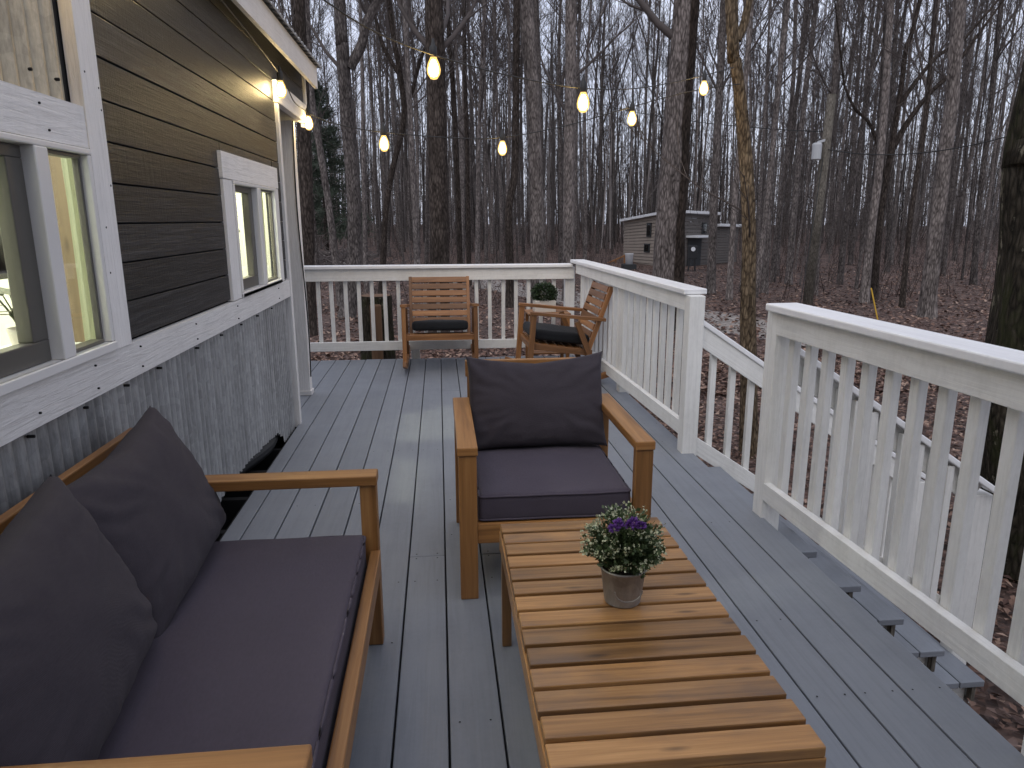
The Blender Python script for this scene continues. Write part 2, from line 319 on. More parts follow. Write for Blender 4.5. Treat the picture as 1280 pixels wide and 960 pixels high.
# ------------------------------------------------------------------ mesh builder
class MB:
    def __init__(s): s.v = []; s.f = []; s.uv = []; s.t = []
    def face(s, idx, uvs, t):
        s.f.append(idx); s.uv.extend(uvs); s.t.extend([t]*len(idx))
    def hexa(s, c, ln, wd, ht, t=None):
        """c: 8 corners, bottom ring then top ring; first edge 0-1 is along the length"""
        o = len(s.v); s.v.extend([tuple(p) for p in c]); t = random.random() if t is None else t
        ou, ov = random.uniform(0, 40), random.uniform(0, 40)
        for q, (a, b) in (((3, 2, 1, 0), (ln, wd)), ((4, 5, 6, 7), (ln, wd)), ((0, 1, 5, 4), (ln, ht)), ((2, 3, 7, 6), (ln, ht))):
            s.face([o+i for i in q], [(ou, ov), (ou+a, ov), (ou+a, ov+b), (ou, ov+b)], t); ov += b
        for q in ((1, 2, 6, 5), (3, 0, 4, 7)):
            s.face([o+i for i in q], [(ou, ov), (ou+.02, ov), (ou+.02, ov+ht), (ou, ov+ht)], t)
    def beam(s, p, q, w, h, upv=(0, 0, 1), t=None, p_up=None):
        p = Vector(p); q = Vector(q); d = (q-p); ln = d.length; d.normalize(); u = Vector(upv)
        sd = d.cross(u).normalized(); u = sd.cross(d).normalized()
        a = sd*(w/2); b = u*(h/2)
        s.hexa([p+a-b, q+a-b, q-a-b, p-a-b, p+a+b, q+a+b, q-a+b, p-a+b], ln, w, h, t); return s
    def box(s, x0, x1, y0, y1, z0, z1, t=None):
        dx, dy, dz = x1-x0, y1-y0, z1-z0
        if dy >= dx and dy >= dz:
            c = [(x1, y0, z0), (x1, y1, z0), (x0, y1, z0), (x0, y0, z0), (x1, y0, z1), (x1, y1, z1), (x0, y1, z1), (x0, y0, z1)]; s.hexa(c, dy, dx, dz, t)
        elif dx >= dz:
            c = [(x0, y0, z0), (x1, y0, z0), (x1, y1, z0), (x0, y1, z0), (x0, y0, z1), (x1, y0, z1), (x1, y1, z1), (x0, y1, z1)]; s.hexa(c, dx, dy, dz, t)
        else:
            c = [(x0, y1, z0), (x0, y1, z1), (x1, y1, z1), (x1, y1, z0), (x0, y0, z0), (x0, y0, z1), (x1, y0, z1), (x1, y0, z0)]
            s.hexa(c, dz, dx, dy, t)
        return s
    def tube(s, pts, rad, n=6, cap=True, t=None, bumpy=0.0):
        pts = [Vector(p) for p in pts]; o = len(s.v); t = random.random() if t is None else t
        ref = Vector((0, 1, 0)) if abs((pts[-1]-pts[0]).normalized().y) < 0.8 else Vector((1, 0, 0))
        ln = 0; K = len(pts); ph = random.uniform(0, 99)
        for i, p in enumerate(pts):
            d = (pts[min(i+1, K-1)]-pts[max(i-1, 0)]).normalized()
            a = d.cross(ref).normalized(); b = d.cross(a)
            for k in range(n):
                an = 2*math.pi*k/n; r = rad[i]
                if bumpy: r *= 1+bumpy*noise.noise(Vector((math.cos(an)*1.3+ph, math.sin(an)*1.3, p.z*1.1)))
                s.v.append(tuple(p+a*(math.cos(an)*r)+b*(math.sin(an)*r)))
        for i in range(K-1):
            l2 = ln+(pts[i+1]-pts[i]).length
            for k in range(n):
                k2 = (k+1) % n; u0 = k/n; u1 = (k+1)/n
                s.face([o+i*n+k, o+i*n+k2, o+(i+1)*n+k2, o+(i+1)*n+k], [(ln, u0), (ln, u1), (l2, u1), (l2, u0)], t)
            ln = l2
        if cap:
            s.face([o+k for k in range(n)][::-1], [(0, 0)]*n, t); s.face([o+(K-1)*n+k for k in range(n)], [(0, 0)]*n, t)
        return s
    def lathe(s, prof, c=(0, 0, 0), n=32, t=0.5):
        o = len(s.v)
        for r, z in prof:
            for k in range(n):
                a = 2*math.pi*k/n; s.v.append((c[0]+r*math.cos(a), c[1]+r*math.sin(a), c[2]+z))
        for i in range(len(prof)-1):
            for k in range(n):
                k2 = (k+1) % n
                s.face([o+i*n+k, o+i*n+k2, o+(i+1)*n+k2, o+(i+1)*n+k], [(k/n, prof[i][1]), ((k+1)/n, prof[i][1]), ((k+1)/n, prof[i+1][1]), (k/n, prof[i+1][1])], t)
        return s
    def quad(s, a, b, c, d, t=None):
        o = len(s.v); s.v.extend([tuple(a), tuple(b), tuple(c), tuple(d)])
        s.face([o, o+1, o+2, o+3], [(0, 0), (1, 0), (1, 1), (0, 1)], random.random() if t is None else t); return s
    def prism(s, poly, axis, a0, a1, t=0.5):
        """poly in the two other axes, extruded along axis"""
        def P(u, v, a): return (a, u, v) if axis == 'x' else ((u, a, v) if axis == 'y' else (u, v, a))
        o = len(s.v); n = len(poly)
        for a in (a0, a1): s.v.extend([P(u, v, a) for u, v in poly])
        s.face([o+i for i in range(n)][::-1], [poly[i] for i in range(n)][::-1], t)
        s.face([o+n+i for i in range(n)], [poly[i] for i in range(n)], t)
        ln = 0
        for i in range(n):
            j = (i+1) % n; l2 = ln+math.dist(poly[i], poly[j])
            s.face([o+i, o+j, o+n+j, o+n+i], [(ln, 0), (l2, 0), (l2, abs(a1-a0)), (ln, abs(a1-a0))], t); ln = l2
        return s
    def xf(s, mtx):
        s.v = [tuple(mtx @ Vector(p)) for p in s.v]; return s
    def mesh(s, name, mt, smooth=False):
        me = bpy.data.meshes.new(name); me.from_pydata(s.v, [], s.f)
        uvl = me.uv_layers.new(name="UVMap")
        uvl.data.foreach_set("uv", [c for p in s.uv for c in p])
        ca = me.attributes.new("tint", 'FLOAT', 'CORNER'); ca.data.foreach_set("value", s.t)
        me.materials.append(mt)
        if smooth: me.polygons.foreach_set("use_smooth", [True]*len(me.polygons))
        me.update(); return me
    def build(s, name, mt, parent=None, bevel=0.0, smooth=False, fix=True):
        me = s.mesh(name, mt, smooth)
        if fix and len(s.f) < 20000:
            bm = bmesh.new(); bm.from_mesh(me); bmesh.ops.recalc_face_normals(bm, faces=bm.faces); bm.to_mesh(me); bm.free()
        o = bpy.data.objects.new(name, me); C.objects.link(o)
        if parent: o.parent = parent
        if bevel:
            b = o.modifiers.new("edge", 'BEVEL'); b.width = bevel; b.segments = 2; b.limit_method = 'ANGLE'; b.angle_limit = R(40)
        return o
def tag(o, label=None, cat=None, group=None, kind=None):
    if label: o['label'] = label
    if cat: o['category'] = cat
    if group: o['group'] = group
    if kind: o['kind'] = kind
    return o
def thing(name, loc, label, cat, group=None, rz=0):
    o = bpy.data.objects.new(name, None); C.objects.link(o); o.location = loc; o.rotation_euler = (0, 0, rz)
    o.empty_display_size = 0.1
    return tag(o, label, cat, group)
def keep(o, root):
    """parent o to root keeping the world coordinates its mesh was built in"""
    o.parent = root; o.matrix_parent_inverse = root.matrix_basis.inverted() if root else Matrix(); return o
def part(mb, name, mt, root, bevel=0.0, smooth=False, label=None):
    o = mb.build(name, mt, None, bevel, smooth, fix=(name != 'pane'))
    o.parent = root
    # mesh was written in world space: shift it into the thing's own space
    inv = root_world(root).inverted(); o.data.transform(inv)
    if label: o['label'] = label
    return o
def root_world(o):
    mw = Matrix.LocRotScale(o.location, o.rotation_euler, o.scale)
    while o.parent: o = o.parent; mw = Matrix.LocRotScale(o.location, o.rotation_euler, o.scale) @ mw
    return mw
def copy_tree(o, parent=None):
    c = o.copy(); C.objects.link(c); c.parent = parent
    for ch in list(o.children): copy_tree(ch, c)
    return c

# ------------------------------------------------------------------ ground
def gz(x, y):
    z = -1.0 + 0.07*noise.noise(Vector((x*0.16, y*0.16, 3))) + 0.03*noise.noise(Vector((x*0.6, y*0.6, 9)))
    if y > 36: z += (y-36)*0.014
    if y > 24 and x < 2: z += min(1, (y-24)/10)*0.25*min(1, (2-x)/5)
    r = math.hypot(x, y)
    if r > 120: z -= (r-120)*0.02
    return z
def axis_pts(lo, hi, c0, c1, fine, coarse_n):
    a = [c0+i*fine for i in range(int((c1-c0)/fine)+1)]
    for k in range(1, coarse_n+1):
        f = (k/coarse_n)**2.2
        a.append(c1+(hi-c1)*f); a.insert(0, c0+(lo-c0)*f)
    return sorted(set(a))
xs = axis_pts(-600, 600, -14, 34, 0.6, 14); ys = axis_pts(-600, 900, -4, 56, 0.6, 14)
g = MB()
for y in ys:
    for x in xs: g.v.append((x, y, gz(x, y)))
W_ = len(xs)
for j in range(len(ys)-1):
    for i in range(W_-1):
        g.f.append([j*W_+i, j*W_+i+1, (j+1)*W_+i+1, (j+1)*W_+i]); g.uv.extend([(0, 0)]*4); g.t.extend([0.5]*4)
tag(g.build('ground', M['ground'], smooth=True, fix=False), kind='structure')

# gravel path
pp = [(-16, 50), (-10, 45.5), (-7.2, 41.6), (-4.2, 35.5), (-1.6, 29.2), (1.5, 27.0), (3.7, 22.6), (6.2, 16.4), (7.1, 14.2), (9.5, 10.5), (13, 6), (20, -2)]
def catmull(P, n):
    out = []
    for i in range(len(P)-1):
        a, b, c, d = P[max(i-1, 0)], P[i], P[i+1], P[min(i+2, len(P)-1)]
        for k in range(n):
            t = k/n
            out.append(tuple(0.5*(2*b[j]+(c[j]-a[j])*t+(2*a[j]-5*b[j]+4*c[j]-d[j])*t*t+(3*b[j]-a[j]-3*c[j]+d[j])*t**3) for j in range(len(b))))
    out.append(tuple(P[-1])); return out
pl = catmull(pp, 14); pm = MB(); NW = 6
for i, (x, y) in enumerate(pl):
    a = Vector(pl[max(i-1, 0)]); b = Vector(pl[min(i+1, len(pl)-1)]); d = (b-a).normalized(); nrm = Vector((-d.y, d.x))
    for k in range(NW+1):
        w = (k/NW-0.5)*2.4; q = Vector((x, y))+nrm*w
        pm.v.append((q.x, q.y, gz(q.x, q.y)+0.014))
for i in range(len(pl)-1):
    for k in range(NW):
        o = i*(NW+1)+k
        pm.face([o, o+1, o+NW+2, o+NW+1], [(i, k/NW), (i, (k+1)/NW), (i+1, (k+1)/NW), (i+1, k/NW)], .5)
tag(pm.build('path', M['path'], smooth=True), kind='structure')

# fallen leaves, thick near the deck
def leaf_litter(n, fn, size, seed):
    rr = random.Random(seed); mb = MB()
    for _ in range(n):
        x, y = fn(rr)
        if -1.8 < x < 1.55 and -2 < y < 7.0: continue
        s = rr.uniform(0.6, 1.3)*size; a = rr.uniform(0, 6.28); tx, ty = rr.uniform(-.5, .5), rr.uniform(-.5, .5)
        z = gz(x, y)+0.015+rr.uniform(0, .03)
        ca, sa = math.cos(a)*s, math.sin(a)*s
        def P(u, v): 
            dx, dy = ca*u-sa*v*0.6, sa*u+ca*v*0.6
            return (x+dx, y+dy, z+dx*tx+dy*ty+abs(v)*s*0.2)
        o = len(mb.v); mb.v.extend([P(-1, 0), P(-.1, -1), P(1, 0), P(.1, 1)])
        mb.face([o, o+1, o+2, o+3], [(0, 0)]*4, rr.random())
    return mb
def near_fn(r):
    if r.random() < 0.7: return (r.uniform(1.4, 7), r.uniform(0.3, 12))
    return (r.uniform(-3, 3), r.uniform(7, 13))
def mid_fn(r):
    y = 9+26*r.random()**1.5; return (y*r.uniform(-.35, 1.05), y)
lf = leaf_litter(38000, near_fn, 0.030, 1); lf2 = leaf_litter(30000, mid_fn, 0.055, 2)
o = len(lf.v); lf.v += lf2.v; lf.f += [[i+o for i in f] for f in lf2.f]; lf.uv += lf2.uv; lf.t += lf2.t
tag(lf.build('fallen_leaves', M['leaves'], fix=False), 'brown and purple fallen leaves covering the forest floor', 'leaves', kind='stuff')

# ------------------------------------------------------------------ deck
dk = MB(); PIT = 0.1475; EDGE = 1.47
rr = random.Random(4)
for k in range(-11, 10):
    x0 = -0.005+PIT*k+0.003; x1 = x0+PIT-0.006
    yb = -0.6; 
    if x1 < -0.97 or k == -7: yb = 4.80
    if k == -7: pass
    if k == -7: x0 = -0.972 if False else x0
    if x0 > 1.34: x1 = EDGE
    ye = 7.02 - rr.uniform(0, .012)
    joints = {-4: [2.71], -1: [2.706], 1: [2.703], -6: [4.725], 0: [5.6], -5: [1.6], 4: [5.2]}.get(k, [])
    if k == -7: dk.box(-0.974, x1, -0.6, 4.797, -0.026, 0.0)
    joints = [j for j in joints if j > yb]
    e = [yb]+joints+[ye]
    for a, b in zip(e, e[1:]):
        dk.box(x0, x1, a+0.0015, b-0.0015, -0.026+rr.uniform(-.0012, .0012), 0.0+rr.uniform(-.0012, .0012))
deck_o = o = dk.build('deck', M['deck'], bevel=0.003); tag(o, kind='structure')
ds = MB()
ds.box(-1.0, 1.445, -0.6, 7.0, -0.033, -0.029); ds.box(-1.75, -1.0, 4.82, 7.0, -0.033, -0.029)
ds.box(1.445, 1.462, -0.6, 7.0, -0.22, -0.032); ds.box(-1.75, 1.44, 6.98, 7.0, -0.22, -0.034)
for k in range(0, 20): ds.box(-1.7, 1.44, -0.5+k*0.4, -0.46+k*0.4, -0.2, -0.035)
for x in (-1.5, 0.0, 1.35):
    for y in (0.2, 2.4, 4.6, 6.85): ds.box(x-.05, x+.05, y-.05, y+.05, -1.3, -0.203)
tag(ds.build('deck_underframe', M['void']), kind='structure')
# screw heads at the joints
sc = MB()
for k, y in ((-4, 2.71), (-1, 2.706), (1, 2.703)):
    for dx in (0.03, 0.115):
        for dy in (-0.02, 0.02): sc.lathe([(0.0035, 0.0016), (0.0, 0.0018)], (-0.005+PIT*k+dx, y+dy, 0), 8)
for _ in range(60):
    k = rr.randint(-6, 9); y = rr.choice([0.5, 0.9, 1.3, 1.7, 2.1, 2.5, 2.9, 3.3, 3.7, 4.1, 4.5, 4.9]); 
    for dx in (0.03, 0.115): sc.lathe([(0.0032, 0.0014), (0.0, 0.0016)], (-0.005+PIT*k+dx, y, 0), 6)
sc.build('screws', M['void'], deck_o)

# ------------------------------------------------------------------ railings
def baluster_run(root, pts, z0f, z1f, w, d, side):
    for (p, dirv) in pts:
        nrm = Vector((dirv.y, -dirv.x, 0))
        mb = MB(); c = Vector((p.x, p.y, 0))
        mb.beam(c+Vector((0, 0, z0f(p))), c+Vector((0, 0, z1f(p))), w, d, upv=nrm)
        part(mb, 'baluster', M['white'], root, 0.004)
def railing(label, a, b, out, zcap=0.945, capw=0.135, n=None, posts=(), skipbot=None, pitch=0.128, capext=(0.03, 0.03), zb0=0.09, zb1=0.178, ztop=0.115, bw=0.036):
    """a,b: ends of the board line (deck-side face); out: unit normal pointing away from the deck"""
    a = Vector(a); b = Vector(b); d = (b-a).normalized(); out = Vector(out); ln = (b-a).length
    root = thing('deck_railing', ((a.x+b.x)/2, (a.y+b.y)/2, 0), label, 'railing')
    cz = zcap
    c0 = a-d*capext[0]+out*(capw/2-0.03); c1 = b+d*capext[1]+out*(capw/2-0.03)
    part(MB().beam(c0+Vector((0, 0, cz+.016)), c1+Vector((0, 0, cz+.016)), capw, 0.032), 'cap_board', M['cap'], root, 0.006)
    part(MB().beam(a+out*.0125+Vector((0, 0, cz-ztop/2-.001)), b+out*.0125+Vector((0, 0, cz-ztop/2-.001)), 0.025, ztop), 'top_board', M['white'], root, 0.003)
    zm = (zb0+zb1)/2
    part(MB().beam(a+out*.018+Vector((0, 0, zm)), b+out*.018+Vector((0, 0, zm)), 0.036, zb1-zb0), 'bottom_board', M['white'], root, 0.003)
    for t, w in posts:
        p = a+d*(t*ln)+out*(0.038+w/2); zlow = -0.15
        part(MB().box(p.x-w/2, p.x+w/2, p.y-w/2, p.y+w/2, zlow, cz-.002), 'post', M['white'], root, 0.004)
    cnt = n or max(1, int(ln/pitch))
    for k in range(cnt):
        t = (k+0.5)/cnt; p = a+d*(t*ln)+out*0.057
        if any(abs(t-tp)*ln < w/2+0.03 for tp, w in posts): continue
        jx = random.uniform(-.004, .004); p = p+d*jx
        q = p+d*random.uniform(-.004, .004)
        part(MB().beam(p+Vector((0, 0, zb0+.004)), q+Vector((0, 0, cz-.004)), bw, 0.036, upv=out), 'baluster', M['white'], root, 0.005)
    return root
# near section, its far end a post standing at the deck edge
near_a = Vector((1.452, 2.93, 0)); near_b = Vector((1.512, 1.43, 0)); nd = (near_b-near_a).normalized(); nout = Vector((-nd.y, nd.x, 0))
if nout.x < 0: nout = -nout
rl = railing('white deck railing with broad pale cap beside the coffee table, above the stair treads', near_a, near_a+nd*3.2, nout, 0.957, 0.15,
             n=25, posts=(), capext=(0.055, 0.0), zb0=0.088, zb1=0.172, ztop=0.10, bw=0.043)
pc = near_a-nd*0.005
mb = MB(); mb.beam(pc+nout*.045-nd*.035+Vector((0, 0, -.2)), pc+nout*.045-nd*.035+Vector((0, 0, .955)), 0.09, 0.09, upv=nout); part(mb, 'post', M['white'], rl, 0.004)
part(MB().box(1.466, 1.556, 1.345, 1.435, -.2, .955), 'post', M['white'], rl, 0.004)
# far right section
fr_a = Vector((1.325, 6.90, 0)); fr_b = Vector((1.405, 3.97, 0)); fd = (fr_b-fr_a).normalized(); fout = Vector((-fd.y, fd.x, 0)); fout = fout if fout.x > 0 else -fout
rl = railing('white deck railing from the sideways rocking chair along to the tall post above the steps', fr_a, fr_b, fout, 0.93, 0.14, n=20, posts=((0.5, 0.085),), capext=(0.12, 0.05), ztop=0.095)
pe = fr_b
part(MB().box(1.395, 1.485, 3.86, 3.95, -.2, .928), 'post', M['white'], rl, 0.004)
# far section
rl = railing('white deck railing across the far end of the deck behind the rocking chairs', (-1.75, 7.0, 0), (1.33, 7.0, 0), (0, 1, 0), 0.888, 0.14, n=24, posts=(), capext=(0, -0.02), pitch=0.128)
part(MB().box(1.25, 1.345, 7.04, 7.13, -.2, .885), 'post', M['white'], rl, 0.004)
part(MB().box(-.30, -.215, 7.04, 7.125, -.2, .185), 'post', M['white'], rl, 0.004)

# ------------------------------------------------------------------ stairs and their handrails
st = thing('staircase', (2.0, 3.1, -0.6), 'grey painted wooden steps going down from the deck between two sloping handrails', 'stairs')
NT = 5; Y0 = 2.75
for i in range(NT):
    z = -0.09-0.181*i; xr = 1.645+0.229*i; xl = max(1.475, xr-.262)
    ks = 2 if i else 1
    for k in range(ks):
        a_ = xl+(xr-xl)*k/ks; b_ = xl+(xr-xl)*(k+1)/ks-.005
        part(MB().box(a_, b_, Y0, 3.87, z-.032, z), 'tread', M['deck'], st, 0.004)
    part(MB().box(xr-.034, xr-.019, Y0+.045, 3.83, z-.150, z-.034), 'riser', M['white'], st)
    for y in (Y0+.012, 3.80): part(MB().box(xr-.055, xr-.036, y, y+.03, z-.12, z-.033), 'bracket', M['pole_wood'], st)
for y in (Y0+.05, 3.30, 3.76):
    poly = [(1.47, -.13)]
    for i in range(NT):
        z = -0.09-0.181*i-.034; xr = 1.645+0.229*i
        poly += [(xr-.06, z), (xr-.06, z-.145)]
    poly += [(2.52, -1.08), (2.36, -1.08), (1.47, -.42)]
    part(MB().prism(poly, 'y', y, y+.036), 'stringer', M['white'], st)
def stair_rail(label, y, z0, x0=1.50, x1=2.62, slope=0.667, sd=1):
    root = thing('stair_railing', ((x0+x1)/2, y, z0-.8), label, 'railing')
    zt = lambda x: z0-slope*(x-x0)
    part(MB().beam((x0, y+.02*sd, zt(x0)+.0), (x1+.08, y+.02*sd, zt(x1+.08)), 0.09, 0.028), 'cap_board', M['cap'], root, 0.005)
    part(MB().beam((x0, y, zt(x0)-.075), (x1, y, zt(x1)-.075), 0.028, 0.11), 'top_board', M['white'], root, 0.003)
    part(MB().beam((x0, y, zt(x0)-.735), (x1, y, zt(x1)-.735), 0.036, 0.09), 'bottom_board', M['white'], root, 0.003)
    n = 11
    for k in range(n):
        x = x0+.05+(x1-x0-.1)*(k+.5)/n
        part(MB().beam((x, y+.034*sd, zt(x)-.77), (x, y+.034*sd, zt(x)-.03), 0.036, 0.036, upv=(0, 1, 0)), 'baluster', M['white'], root, 0.004)
    part(MB().box(x1, x1+.09, y-.02, y+.07, -1.15, zt(x1+.045)-.05), 'post', M['white'], root, 0.004)
    return root
stair_rail('sloping white stair handrail on the far side of the steps, starting at the tall post', 3.90, 0.785, 1.47, 2.9)
stair_rail('sloping white stair handrail half hidden behind the balusters of the near railing', 2.99, 0.80, 1.54, 2.55, sd=-1)

# ------------------------------------------------------------------ house
X = -0.98
hs = thing('tiny_house', (-2.2, 2.5, 0), 'dark plank sided tiny house with white trim and corrugated metal skirt along the deck', 'house')
def hp(mb, name, mt, bevel=0.0, smooth=False, label=None): return part(mb, name, M[mt], hs, bevel, smooth, label)
# siding boards
sd = MB(); rr = random.Random(12)
def board(y0, y1, z0, z1):
    t = rr.random()
    sd.box(X-.018, X+rr.uniform(-.001, .001), y0, y1, z0+.0025, z1-.0025, t)
zz = [0.9815+0.1195*k for k in range(13)]
for a, b in zip(zz, zz[1:]):
    if b < 1.66:
        board(2.28, 3.50, a, b); board(4.55, 4.745, a, b)
    elif a < 1.66:
        board(2.28, 4.745, max(a, 1.6), b) if False else (board(2.28, 3.50, a, b), board(3.505, 4.54, 1.64, b), board(4.545, 4.745, a, b))
    elif b < 2.2: board(2.28, 4.745, a, b)
    else: board(2.28, 5.78, max(a, 2.06), b) if a > 2.15 else (board(2.28, 4.745, a, b), board(4.75, 5.78, 2.19, b))
hp(sd, 'siding', 'siding', 0.002)
# sheathing behind with window holes
sh = MB()
for (y0, y1, z0, z1) in ((0.0, 0.98, .9, 1.60), (2.285, 3.60, .9, 1.60), (4.59, 4.745, .9, 1.60), (0.0, 4.745, 1.60, 2.55), (0.0, 4.745, .87, .98 ), (.98, 2.19, .98, 1.0), (3.6, 4.5, .98, 1.0), (4.745, 5.78, 2.2, 2.55)):
    sh.box(X-.06, X-.02, y0, y1, z0, z1)
hp(sh, 'wall', 'void')
sh = MB(); sh.box(X-.058, X-.034, 0, 4.745, .16, .87); sh.box(X-.28, X-.26, 0, 4.745, -1.0, .16); sh.box(X-.26, X-.03, 0, 4.70, .163, .175); hp(sh, 'wall', 'void')  # near-black panels added to stand in for shade behind and below the skirt
pts_ = [(X-.11+.03*math.sin(y*5), y, .03+.045*math.sin((y-2.6)*1.8)) for y in [2.3+.012*k for k in range(180)]]
pipe = MB().tube(pts_, [.058 if k % 2 else .052 for k in range(180)], 14).build('drain_pipe', M['blackplastic'], smooth=False, fix=False)
tag(pipe, 'black corrugated drain pipe lying in the gap under the torn metal skirt', 'pipe')
# white boards
def wb(x0, x1, y0, y1, z0, z1, bev=.003): return MB().box(x0, x1, y0, y1, z0, z1)
def with_heads(o, first, mt=None):
    o.data.materials.append(M['void'])
    for p in o.data.polygons[first:]: p.material_index = 1
    return o
NAILS = [(2.05, .89), (2.05, .955), (1.75, .9), (2.21, 1.2), (2.285, 1.45), (2.36, .955), (2.36, .89), (2.9, .95), (2.9, .89), (2.21, 1.75), (2.285, 1.66), (2.285, 1.72), (1.95, 1.63), (1.98, 1.57), (3.5, .95), (3.5, .89), (4.4, .95), (4.4, .89), (2.22, 1.33)]
def nailed(mb, y0, y1, z0, z1, name='trim_board'):
    n0 = len(mb.f)
    for (y, z) in NAILS:
        if y0 < y < y1 and z0 < z < z1: mb.tube([(X+.0, y, z), (X+.0212, y, z)], [.003, .003], 6)
    return with_heads(hp(mb, name, 'roughwhite'), n0)
nailed(wb(X-.015, X+.016, 0.0, 4.735, .868, .974), 0, 4.7, .86, .975)
nailed(wb(X-.015, X+.020, 2.185, 2.296, .976, 2.5), 2.18, 2.3, .98, 2.5)
nailed(wb(X-.015, X+.017, 0.0, 2.183, 1.545, 1.655), 0, 2.18, 1.54, 1.66)
hp(wb(X-.015, X+.018, 3.455, 4.60, 1.535, 1.655), 'trim_board', 'roughwhite', .003)
hp(wb(X-.015, X+.015, 3.46, 3.60, .977, 1.533), 'trim_board', 'roughwhite', .003)
hp(wb(X-.015, X+.015, 4.50, 4.60, .977, 1.533), 'trim_board', 'roughwhite', .003)
hp(wb(X-.03, X+.018, 4.748, 4.80, -.02, 2.05), 'corner_board', 'roughwhite', .003)
hp(wb(X-.03, X+.018, 5.782, 5.83, 2.03, 2.42), 'corner_board', 'roughwhite', .003)
hp(wb(X-.03, X+.020, 4.748, 5.78, 2.055, 2.185), 'porch_beam', 'roughwhite', .003)
# corrugated skirt with a torn lower edge
def corrug(y0, y1, zb, zt, pitch, amp, x, step=0.0068):
    mb = MB(); n = int((y1-y0)/step); rows = 5; prev = None
    for i in range(n+1):
        y = y0+(y1-y0)*i/n; rib_shade = .5+.5*math.sin(2*math.pi*(y-.0034)/pitch); xx = x+amp*math.sin(2*math.pi*y/pitch); b = zb(y)  # rib shading put into the colour: valleys darker, crests lighter
        for k in range(rows): mb.v.append((xx+noise.noise(Vector((y*2, k*.7, 1)))*.002, y, b+(zt-b)*k/(rows-1)))
        if i:
            o = (i-1)*rows
            for k in range(rows-1): mb.face([o+k, o+rows+k, o+rows+k+1, o+k+1], [(0, 0)]*4, rib_shade)
    return mb
torn = [(0, .03), (2.2, .04), (2.55, .07), (2.9, .12), (3.06, .145), (3.34, .155), (3.6, .148), (4.13, .108), (4.26, .07), (4.36, -.005), (4.8, -.02)]
def zb(y):
    yq = math.floor(y/0.068)*0.068 if 2.5 < y < 4.35 else y
    for (a, za), (b, zb_) in zip(torn, torn[1:]):
        if a <= yq <= b: return za+(zb_-za)*(yq-a)/(b-a)+(.008*noise.noise(Vector((yq*9, 0, 0))) if 2.4 < y < 4.36 else 0)
    return 0
def screwed(mb, name, mt, pts):
    n0 = len(mb.f)
    for (y, z) in pts: mb.tube([(X-.014, y, z), (X+.003, y, z)], [.0042, .0042], 6)
    o = with_heads(hp(mb, name, mt, smooth=True), n0); return o
screwed(corrug(0.0, 2.90, zb, .868, 0.05, .0056, X-.013), 'metal_skirt', 'galv', [(1.2+.27*k, .845) for k in range(6)]+[(1.9, .42), (2.44, .42)])
screwed(corrug(2.88, 4.70, zb, .868, 0.05, .005, X-.0105), 'metal_skirt', 'galv', [(2.95+.33*k, .845) for k in range(5)])
screwed(corrug(0.0, 2.155, lambda y: 1.657, 2.5, 0.0676, .0085, X-.009), 'metal_panel', 'galv_old', [(1.7, 1.72), (1.97, 1.71), (2.1, 1.71)])
# windows
def window(y0, y1, z0, z1, ym0, ym1, screen):
    xo = X+.012; f = .03
    fr = MB()
    fr.box(xo-.034, xo+.012, y0, y1, z0, z0+f*.9); fr.box(xo-.034, xo+.012, y0, y1, z1-f*.55, z1)
    fr.box(xo-.06, xo+.010, y0, y0+f*.7, z0+f*.9, z1-f*.55); fr.box(xo-.034, xo+.010, y1-f*.7, y1, z0+f*.9, z1-f*.55)
    w = part(fr, 'window', M['vinyl'], hs, .004)
    part(MB().box(xo-.055, xo+.014, ym0, ym1, z0+f*.9, z1-f*.55), 'mullion', M['vinyl'], w, .004)
    s = MB(); a, b, c, d = y0+f*.7+.001, ym0-.001, z0+f*.9+.001, z1-f*.55-.001
    s.box(xo-.055, xo-.018, a, b, c, c+.055); s.box(xo-.055, xo-.018, a, b, d-.03, d)
    s.box(xo-.055, xo-.018, b-.07, b, c+.055, d-.03); s.box(xo-.055, xo-.018, a, a+.03, c+.055, d-.03)
    part(s, 'sash', M['darkvinyl'], w, .003)
    bz = MB(); e0, e1 = ym1+.001, y1-f*.7-.001
    bz.box(xo-.045, xo-.005, e0, e0+.012, c, d); bz.box(xo-.030, xo-.012, e1-.011, e1, c, d)
    bz.box(xo-.045, xo-.005, e0+.012, e1-.011, c, c+.010); bz.box(xo-.045, xo-.005, e0+.012, e1-.011, d-.010, d)
    part(bz, 'glazing_bead', M['darkvinyl'], w, .002)
    part(MB().quad((xo-.035, a+.03, c+.05), (xo-.035, b-.07, c+.05), (xo-.035, b-.07, d-.025), (xo-.035, a+.03, d-.025)), 'pane', M['glass'], w)
    part(MB().quad((xo-.024, e0+.012, c+.01), (xo-.024, e1-.011, c+.01), (xo-.024, e1-.011, d-.01), (xo-.024, e0+.012, d-.01)), 'pane', M['glass'], w)
    return w
w1 = window(0.98, 2.182, .976, 1.543, 1.885, 1.945, True)
part(MB().box(X+.014, X+.028, 0.98, 2.182, .977, 1.003), 'sill', M['vinyl'], w1, .003)
w2 = window(3.602, 4.498, .976, 1.533, 4.04, 4.115, False)
part(MB().box(X+.014, X+.024, 3.602, 4.498, .977, .998), 'sill', M['vinyl'], w2, .003)
